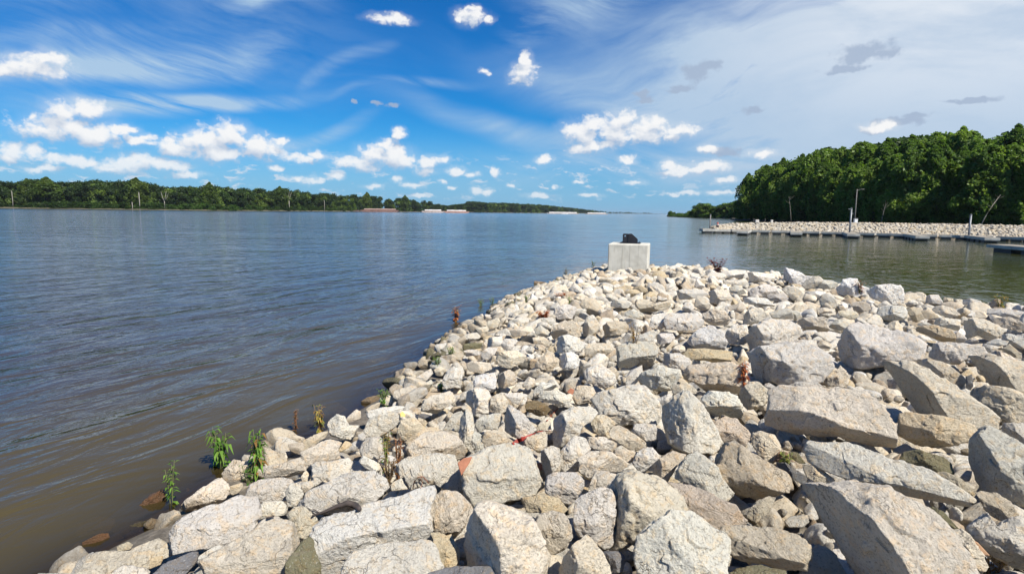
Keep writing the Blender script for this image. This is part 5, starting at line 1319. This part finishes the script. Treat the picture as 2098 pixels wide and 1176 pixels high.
# ------------------------------------------------------------------ weeds and small finds
def weed(p, h, spread, nst_, label, cols, seed, leaf=.05, name='green_weed', cat='weed', width=.28, dens=16, droop=.5, flower=None, stemc=(.12, .13, .05), lean=(0, 0), bare=.15):
    rr = np.random.RandomState(seed); leaf *= 1.45; nst = int(nst_ * 1.6); width *= 1.15; o = root(name, p, label, cat); st = MB(); V = []; T = []; n = 0
    for s_ in range(nst):
        a = rr.uniform(0, 6.28); top = np.array([math.cos(a) * spread * rr.uniform(.3, 1) + lean[0], math.sin(a) * spread * rr.uniform(.3, 1) * .6 + lean[1], h * rr.uniform(.65, 1)]); b0 = np.array([rr.uniform(-.1, .1) * spread, rr.uniform(-.1, .1) * spread, -.12])
        mid = b0 * .5 + top * .5 + np.array([-top[0] * .15, -top[1] * .15, h * .06]); pts = [b0, b0 * .75 + mid * .25 + (0, 0, .01), mid, mid * .45 + top * .55, top]
        st.tube(pts, [.006, .005, .004, .003, .0015], 5)
        for k in range(dens):
            t = bare + (1 - bare) * (k + rr.rand()) / dens; i = min(int(t * 4), 3); q = pts[i] + (pts[i + 1] - pts[i]) * (t * 4 - i); az_ = k * 2.4 + rr.uniform(-.4, .4)
            L = leaf * rr.uniform(.7, 1.25) * (1.1 - .45 * t); d = np.array([math.cos(az_), math.sin(az_), rr.uniform(-.1, .6)]); d /= np.linalg.norm(d); sd = np.cross(d, (0, 0, 1.)); sd /= np.linalg.norm(sd)
            w = L * width * .5; e1 = q + d * L * .5 + (0, 0, L * .06); e2 = q + d * L + np.array([0, 0, -L * droop * rr.uniform(.3, 1.2)])
            V += [q, e1 - sd * w, e1 + (0, 0, -w * .3), e1 + sd * w, e2]; c = np.array(cols[rr.randint(len(cols))]) * rr.uniform(.75, 1.25); T += [np.append(c, 1)] * 5; n += 1
    st.build('stem', plain('stem', stemc, .8), o, smooth=True)
    F = []
    for k in range(n): b5 = k * 5; F += [(b5, b5 + 1, b5 + 2), (b5, b5 + 2, b5 + 3), (b5 + 1, b5 + 4, b5 + 2), (b5 + 2, b5 + 4, b5 + 3)]
    link('leaves', new_mesh('leaves', np.array(V), np.array(F), M_WEED, smooth=False, attrs={'tone': np.array(T)}), o)
    return o
GW = [(.12, .24, .035), (.16, .29, .05), (.09, .19, .03), (.20, .32, .06)]
DRY = [(.30, .13, .045), (.22, .10, .04), (.36, .20, .07), (.16, .08, .04)]; YEL = [(.50, .40, .10), (.42, .32, .08), (.30, .16, .05), (.22, .26, .05)]; RED = [(.20, .05, .05), (.14, .04, .045), (.10, .035, .04)]
RUST = [(.42, .13, .05), (.30, .09, .04), (.50, .20, .08)]; GRY = [(.20, .17, .12), (.14, .11, .07), (.24, .20, .10)]
bpy.context.view_layer.update(); DG = bpy.context.evaluated_depsgraph_get()
def wp(px, py, lift=0., off=.012):
    """the point of the heap's real surface seen at a pixel"""
    d = pdir(px, py); ok, loc, nrm, idx, ob, mt = scene.ray_cast(DG, Vector(EYE), Vector(d))
    if ok and (Vector(EYE) - loc).length < 45: return np.array(loc) - d * off
    return hit(px, py, lift)[0]
def px_h(p, pix): return pix * np.linalg.norm(p - EYE) / FPX
p = at_z(352, 1030, 0); weed(p, px_h(p, 78), px_h(p, 13), 3, 'small green sprig standing in the water beside the rust brown stone', GW, 1, .045, dens=18, bare=.05)
p = at_z(452, 958, 0); weed(p, px_h(p, 74), px_h(p, 32), 6, 'bushy bright green weed standing in the water left of the tan boulder', GW, 2, .075, dens=9, droop=.8, bare=.3)
p = wp(531, 980); weed(p, px_h(p, 96), px_h(p, 12), 5, 'tall narrow green weed with browning tips behind the tan boulder', GW + [(.30, .17, .06)], 3, .06, dens=16, droop=.9, bare=.3)
p = wp(508, 988, .08); weed(p, px_h(p, 34), px_h(p, 14), 6, 'low dark green tuft at the foot of the tall narrow weed', [(.06, .15, .03), (.09, .19, .03)], 4, .035, dens=8, bare=.1)
p = at_z(606, 882, 0); weed(p, px_h(p, 42), px_h(p, 3), 5, 'dry brown spike of weed in the water left of the tan stone', DRY, 5, .03, name='dry_weed', dens=14, droop=.2, stemc=(.2, .1, .05), bare=.1)
p = wp(655, 882); weed(p, px_h(p, 52), px_h(p, 11), 6, 'yellowing weed with brown base against the smooth white rock', YEL, 6, .05, name='dry_weed', dens=10, droop=1.0, stemc=(.2, .12, .05))
p = wp(790, 950, .1); weed(p, px_h(p, 72), px_h(p, 9), 4, 'green and tan weed growing between rocks left of the dead brown weed', YEL + GW[:2], 7, .035, name='dry_weed', dens=14, droop=.4, stemc=(.22, .18, .08))
p = wp(816, 978, .1); weed(p, px_h(p, 86), px_h(p, 10), 6, 'tall dead reddish brown weed between rocks left of the large cream slab', DRY, 8, .03, name='dry_weed', dens=16, droop=.4, stemc=(.2, .09, .04))
p = wp(796, 975, .02); weed(p, px_h(p, 36), px_h(p, 28), 12, 'tangle of dead brown stalks at the foot of the dead weeds', [(.13, .09, .05), (.18, .12, .06)], 9, .03, name='dry_weed', dens=8, stemc=(.12, .08, .05))
p = at_z(934, 657, 0); weed(p, px_h(p, 30), px_h(p, 8), 9, 'rusty brown clump of dead weed standing in open water off the shore', RUST + GRY[2:], 10, .09, name='dry_weed', dens=9, droop=.5, stemc=(.25, .1, .05))
p = at_z(1158, 567, 0); weed(p, px_h(p, 22), px_h(p, 9), 5, 'sparse grey-brown weed in the water left of the concrete block', GRY, 11, .09, name='dry_weed', dens=5, stemc=(.12, .1, .06))
p = at_z(1216, 546, 0); weed(p, px_h(p, 14), px_h(p, 9), 5, 'few dark green sprigs in the water just left of the concrete block', [(.08, .14, .05), (.12, .13, .05)], 12, .09, dens=4)
p = wp(1472, 556, .05); weed(p, px_h(p, 26), px_h(p, 26), 9, 'purple-red spiky weed on the far ridge right of the concrete block', RED, 13, .10, name='red_weed', dens=12, droop=.05, width=.4, stemc=(.14, .04, .05), bare=.2)
p = wp(1762, 590, .2); weed(p, px_h(p, 16), px_h(p, 9), 5, 'small reddish weed on the ridge against the green water', RED + RUST[:1], 14, .06, name='red_weed', dens=7)
p = wp(2048, 628, .1); weed(p, px_h(p, 20), px_h(p, 14), 7, 'orange and green weed on the ridge near the right edge', [(.36, .20, .05), (.14, .18, .04), (.42, .26, .08)], 15, .06, dens=8)
p = wp(1524, 774, .15); weed(p, px_h(p, 36), px_h(p, 6), 5, 'rust-coloured weed between the blocky tan boulder and the bluish grey one', RUST, 16, .05, name='red_weed', dens=16, stemc=(.3, .1, .05))
p = wp(1300, 700, .1); weed(p, px_h(p, 42), px_h(p, 20), 5, 'thin dry brown stalks above the square-cornered pale slab', [(.26, .15, .07), (.34, .22, .08)], 17, .05, name='dry_weed', dens=5, stemc=(.2, .14, .08))
p = wp(1114, 648, .05); weed(p, px_h(p, 14), px_h(p, 22), 12, 'larger patch of rusty red weed near the left shore, below the smaller one', RUST, 18, .06, name='red_weed', dens=10, stemc=(.3, .1, .05))
p = wp(1148, 607, .05); weed(p, px_h(p, 8), px_h(p, 14), 9, 'smaller patch of rusty red weed near the left shore', RUST, 19, .06, name='red_weed', dens=8, stemc=(.3, .1, .05))
for (x, y, w_, lab) in [(925, 724, 10, 'little green plant on the wet stones, upper one of the shoreline pair'), (897, 745, 10, 'little green plant on the wet stones, lower one of the shoreline pair'), (903, 797, 7, 'tiny green plant right of the white stones by the shore'),
        (785, 812, 14, 'flat green algae patch at the waterline above the brown wet stone'), (985, 626, 8, 'left one of two faint green sprigs in the water'), (1008, 624, 8, 'right one of two faint green sprigs in the water'), (1166, 620, 7, 'yellow-green tuft below the smaller rusty patch'), (1078, 618, 8, 'dull green tuft at the wet stones above the larger rusty patch')]:
    p = wp(x, y, .03) if 'water' not in lab or 'waterline' in lab else at_z(x, y, 0); weed(p, px_h(p, 16), px_h(p, w_), 6, lab, GW, int(x), .04, name='green_tuft', dens=8, bare=.1)
p = wp(1612, 942, .12); weed(p, px_h(p, 16), px_h(p, 16), 6, 'yellow-green tuft below the huge flat cream slab', [(.30, .32, .08), (.2, .24, .06)], 31, .03, name='green_tuft', dens=8)
p = wp(1870, 925, .0)
p = wp(2035, 1160, .05); weed(p, px_h(p, 16), px_h(p, 22), 7, 'dry orange-brown weed scraps in the bottom right corner', [(.34, .20, .08), (.42, .24, .10)], 32, .035, name='dry_weed', dens=8, stemc=(.24, .15, .07))
# dark driftwood branch
def wire(pts, r, name, label, cat, mat, lift=.02, extra=()):
    Q = [wp(x, y, l, .03) for x, y, l in pts]; o = root(name, Q[0], label, cat); b = MB(); b.tube([q - Q[0] for q in Q], r, 7); b.build('stem', mat, o, smooth=True)
    for e in extra:
        E = [wp(x, y, l) - Q[0] for x, y, l in e]; b = MB(); b.tube(E, [r_ * .5 for r_ in ([r[0]] * len(E) if hasattr(r, '__len__') else [r] * len(E))], 6); b.build('twig', mat, o, smooth=True)
    return o
M_DRIFT = plain('dark_driftwood', (.045, .035, .032), .8, var=.4, scale=20, bump=.003)
wire([(640, 1056, .24), (665, 1048, .26), (690, 1037, .28), (712, 1030, .29), (728, 1035, .28), (736, 1042, .26)], [.005, .009, .013, .018, .022, .014], 'driftwood_branch', 'dark curved driftwood branch lying on the pale boulders', 'branch', M_DRIFT, extra=[[(698, 1033, .28), (692, 1024, .31), (694, 1016, .33)], [(668, 1047, .26), (664, 1056, .25), (660, 1062, .24)], [(655, 1050, .26), (645, 1044, .27), (640, 1043, .26)]])
wire([(1478 / 1.0 * 0 + 534, 1064, .2), (548, 1061, .21), (562, 1057, .22)], [.003, .006, .004], 'twig', 'short dark twig under the square white stone in the lower left', 'twig', M_DRIFT)
M_REDS = plain('red_plastic', (.34, .045, .03), .6, var=.25, scale=15)
def ribbon(pts, w, name, label, mat, cat):
    Q = [wp(x, y, l) for x, y, l in pts]; o = root(name, Q[0], label, cat); V = []; F = []
    for i, q in enumerate(Q):
        t = Q[min(i + 1, len(Q) - 1)] - Q[max(i - 1, 0)]; t /= np.linalg.norm(t); vw = (q - EYE) / np.linalg.norm(q - EYE); s_ = np.cross(t, vw); s_ /= np.linalg.norm(s_); nn = np.cross(t, s_) * .006; ww = w[i] if hasattr(w, '__len__') else w
        V += [q - Q[0] - s_ * ww + nn, q - Q[0] + s_ * ww + nn, q - Q[0] + s_ * ww - nn, q - Q[0] - s_ * ww - nn]
    for i in range(len(Q) - 1):
        for k in range(4): F.append((i * 4 + k, i * 4 + (k + 1) % 4, i * 4 + 4 + (k + 1) % 4, i * 4 + 4 + k))
    me = bpy.data.meshes.new('strip'); m_ = len(Q) * 4; me.from_pydata([tuple(map(float, v)) for v in V], [], F + [(0, 3, 2, 1), (m_ - 4, m_ - 3, m_ - 2, m_ - 1)]); me.materials.append(mat); link('strip', me, o); return o
LR = .22
st = ribbon([(1052, 908, LR), (1060, 903, LR + .02), (1070, 899, LR + .03), (1076, 896, LR + .03), (1088, 890, LR + .03), (1100, 885, LR + .03), (1113, 883, LR + .03), (1127, 882, LR + .02)], [.009, .016, .017, .009, .006, .005, .005, .003], 'red_strap', 'torn red plastic strap lying across rocks right of the white triangular rock', M_REDS, 'strap')
wire([(1120, 862, .2), (1130, 852, .22), (1138, 842, .22), (1143, 836, .2)], [.006, .008, .007, .003], 'rusty_twig', 'rust-red twigs behind the strap under the rounded white rock', 'twig', plain('rust_twig', (.25, .08, .04), .8), extra=[[(1128, 854, .22), (1126, 846, .24)], [(1136, 845, .22), (1131, 838, .25)]])
M_RUST = plain('rusty_wire', (.24, .09, .045), .8, var=.3, scale=20)
wire([(846, 1000, .22), (849, 985, .28), (857, 977, .31), (866, 976, .31), (874, 984, .28), (878, 990, .24)], .0032, 'rusty_wire', 'curl of rusty wire on the front of the pale boulder', 'wire', M_RUST, extra=[[(853, 1000, .22), (860, 984, .28), (864, 977, .31)], [(862, 1000, .22), (866, 988, .27), (862, 978, .30)]])
def flake(poly, mat, name, label, cat, lift, th=.03):
    c = np.mean(poly, 0); P = wp(c[0], c[1], lift, th * .8 + .01); d = pdir(*c); V = []
    for q in poly: k = pdir(*q); V.append(k * ((P - EYE) @ d / (k @ d)) + EYE - P)
    V = np.array(V); n = len(V); V2 = np.concatenate([V - d * th * .5, V * .92 + d * th]); o = root(name, P, label, cat)
    me = bpy.data.meshes.new('body'); me.from_pydata([tuple(map(float, v)) for v in V2], [], [tuple(range(n)), tuple(range(n, 2 * n))[::-1]] + [(i, i + n, (i + 1) % n + n, (i + 1) % n) for i in range(n)]); me.materials.append(mat)
    b = link('body', me, o); bv = b.modifiers.new('bevel', 'BEVEL'); bv.width = .005; bv.segments = 2; return o
M_TERRA = plain('terracotta', (.36, .15, .085), .85, var=.15, scale=20, bump=.003)
flake([(937, 948), (950, 938), (968, 935), (962, 948), (953, 962), (945, 975)], M_TERRA, 'brick_piece', 'terracotta brick piece wedged between the cream slab and the big light grey boulder', 'brick piece', .20, .06)
flake([(1099, 948), (1111, 948), (1112, 962), (1102, 964)], M_TERRA, 'brick_piece', 'small terracotta piece in the dark gap right of the big light grey boulder', 'brick piece', .13, .05)
flake([(1161, 803), (1169, 795), (1178, 799), (1172, 811)], M_TERRA, 'brick_piece', 'small dull red stone chip above the large rock with the orange-brown spot', 'brick piece', .16, .05)
flake([(1989, 1103), (2003, 1110), (2030, 1139), (2012, 1137), (1998, 1122)], plain('brown_leaf', (.42, .25, .14), .8, var=.2, scale=20), 'dry_leaf', 'large dry brown leaf on the rocks in the bottom right corner', 'leaf', .30, .006)
flake([(819, 846), (825, 842), (831, 849), (828, 862), (821, 860)], plain('yellow_leaf', (.66, .50, .17), .7), 'yellow_leaf', 'yellow leaf standing out on the rounded blue-grey and cream rock', 'leaf', .20, .006)

# ------------------------------------------------------------------ names for every rock
MARKS = [((1288, 560), 'the concrete block'), ((1090, 893), 'the red strap'), ((695, 1040), 'the dark branch'), ((952, 955), 'the terracotta brick piece'), ((533, 930), 'the tall green weed'), ((1452, 692), 'the white rock on the ledge'),
    ((1700, 850), 'the huge flat slab'), ((1473, 545), 'the purple-red weed'), ((1527, 755), 'the rust-coloured weed'), ((1114, 640), 'the larger rusty patch'), ((808, 925), 'the dead brown weed'), ((2045, 616), 'the orange ridge weed'), ((1940, 690), 'the egg-shaped rock'),
    ((1820, 970), 'the plank-shaped rock'), ((865, 985), 'the rusty wire'), ((1385, 1090), 'the round white boulder'), ((912, 735), 'the shoreline plants'), ((650, 855), 'the yellowing weed'), ((1590, 735), 'the bluish grey boulder'), ((1300, 700), 'the dry brown stalks'), ((825, 852), 'the yellow leaf'), ((1630, 570), 'the highest ridge boulder'), ((1850, 600), 'the flat-topped ridge boulder'), ((1105, 582), 'the tan oval stone'), ((1800, 700), 'the peaked boulder'), ((1425, 870), 'the tall triangular boulder')]
def dirword(dx, dy):
    a = math.degrees(math.atan2(-dy, dx)) % 360
    return ['right of', 'up and right of', 'straight above', 'up and left of', 'left of', 'down and left of', 'straight below', 'down and right of'][int((a + 22.5) // 45) % 8]
groups = {}
for r in rocks:
    if r['label']: r['o']['label'] = r['label']; continue
    c = r['c']; m = min(MARKS, key=lambda q: (q[0][0] - c[0]) ** 2 + ((q[0][1] - c[1]) * 1.4) ** 2)
    k = (m[1], dirword(c[0] - m[0][0], c[1] - m[0][1])); groups.setdefault(k, []).append((math.hypot(c[0] - m[0][0], c[1] - m[0][1]), r))
NEAR = ['nearest', 'second nearest', 'third nearest', 'fourth nearest', 'fifth nearest', 'sixth nearest', 'seventh nearest', 'eighth nearest', 'ninth nearest', 'tenth nearest'] + [f'{w} nearest' for w in ORD[10:]]
for (mk, dw), lst in groups.items():
    lst.sort(key=lambda q: q[0])
    for i, (dd, r) in enumerate(lst):
        asp = r['w'] / max(r['h'], 1); shp = 'flat ' if asp > 2.2 else 'upright ' if asp < .85 else ''
        sz = 'large' if r['Rp'] > 42 else 'small' if r['Rp'] < 17 else 'mid-sized'
        if shp: sz = sz if sz != 'mid-sized' else ''
        r['o']['label'] = ' '.join(f"{sz} {shp}{TWORD[r['tone']]} rock {dw} {mk}, {NEAR[min(i, 19)]} there".split())
# ------------------------------------------------------------------ air
m, N = mat_new('river_haze')
pv = N('ShaderNodeVolumePrincipled', {'Color': (.82, .90, 1.0, 1), 'Density': 4e-5}); pv.inputs['Anisotropy'].default_value = .2
N.l.new(pv.outputs[0], N('ShaderNodeOutputMaterial').inputs['Volume'])
b = MB(); b.box((0, 4350, 18.), (19000, 9900, 44.)); hb = b.build('haze', m, label='thin summer haze over the river', cat='haze', kind='stuff')
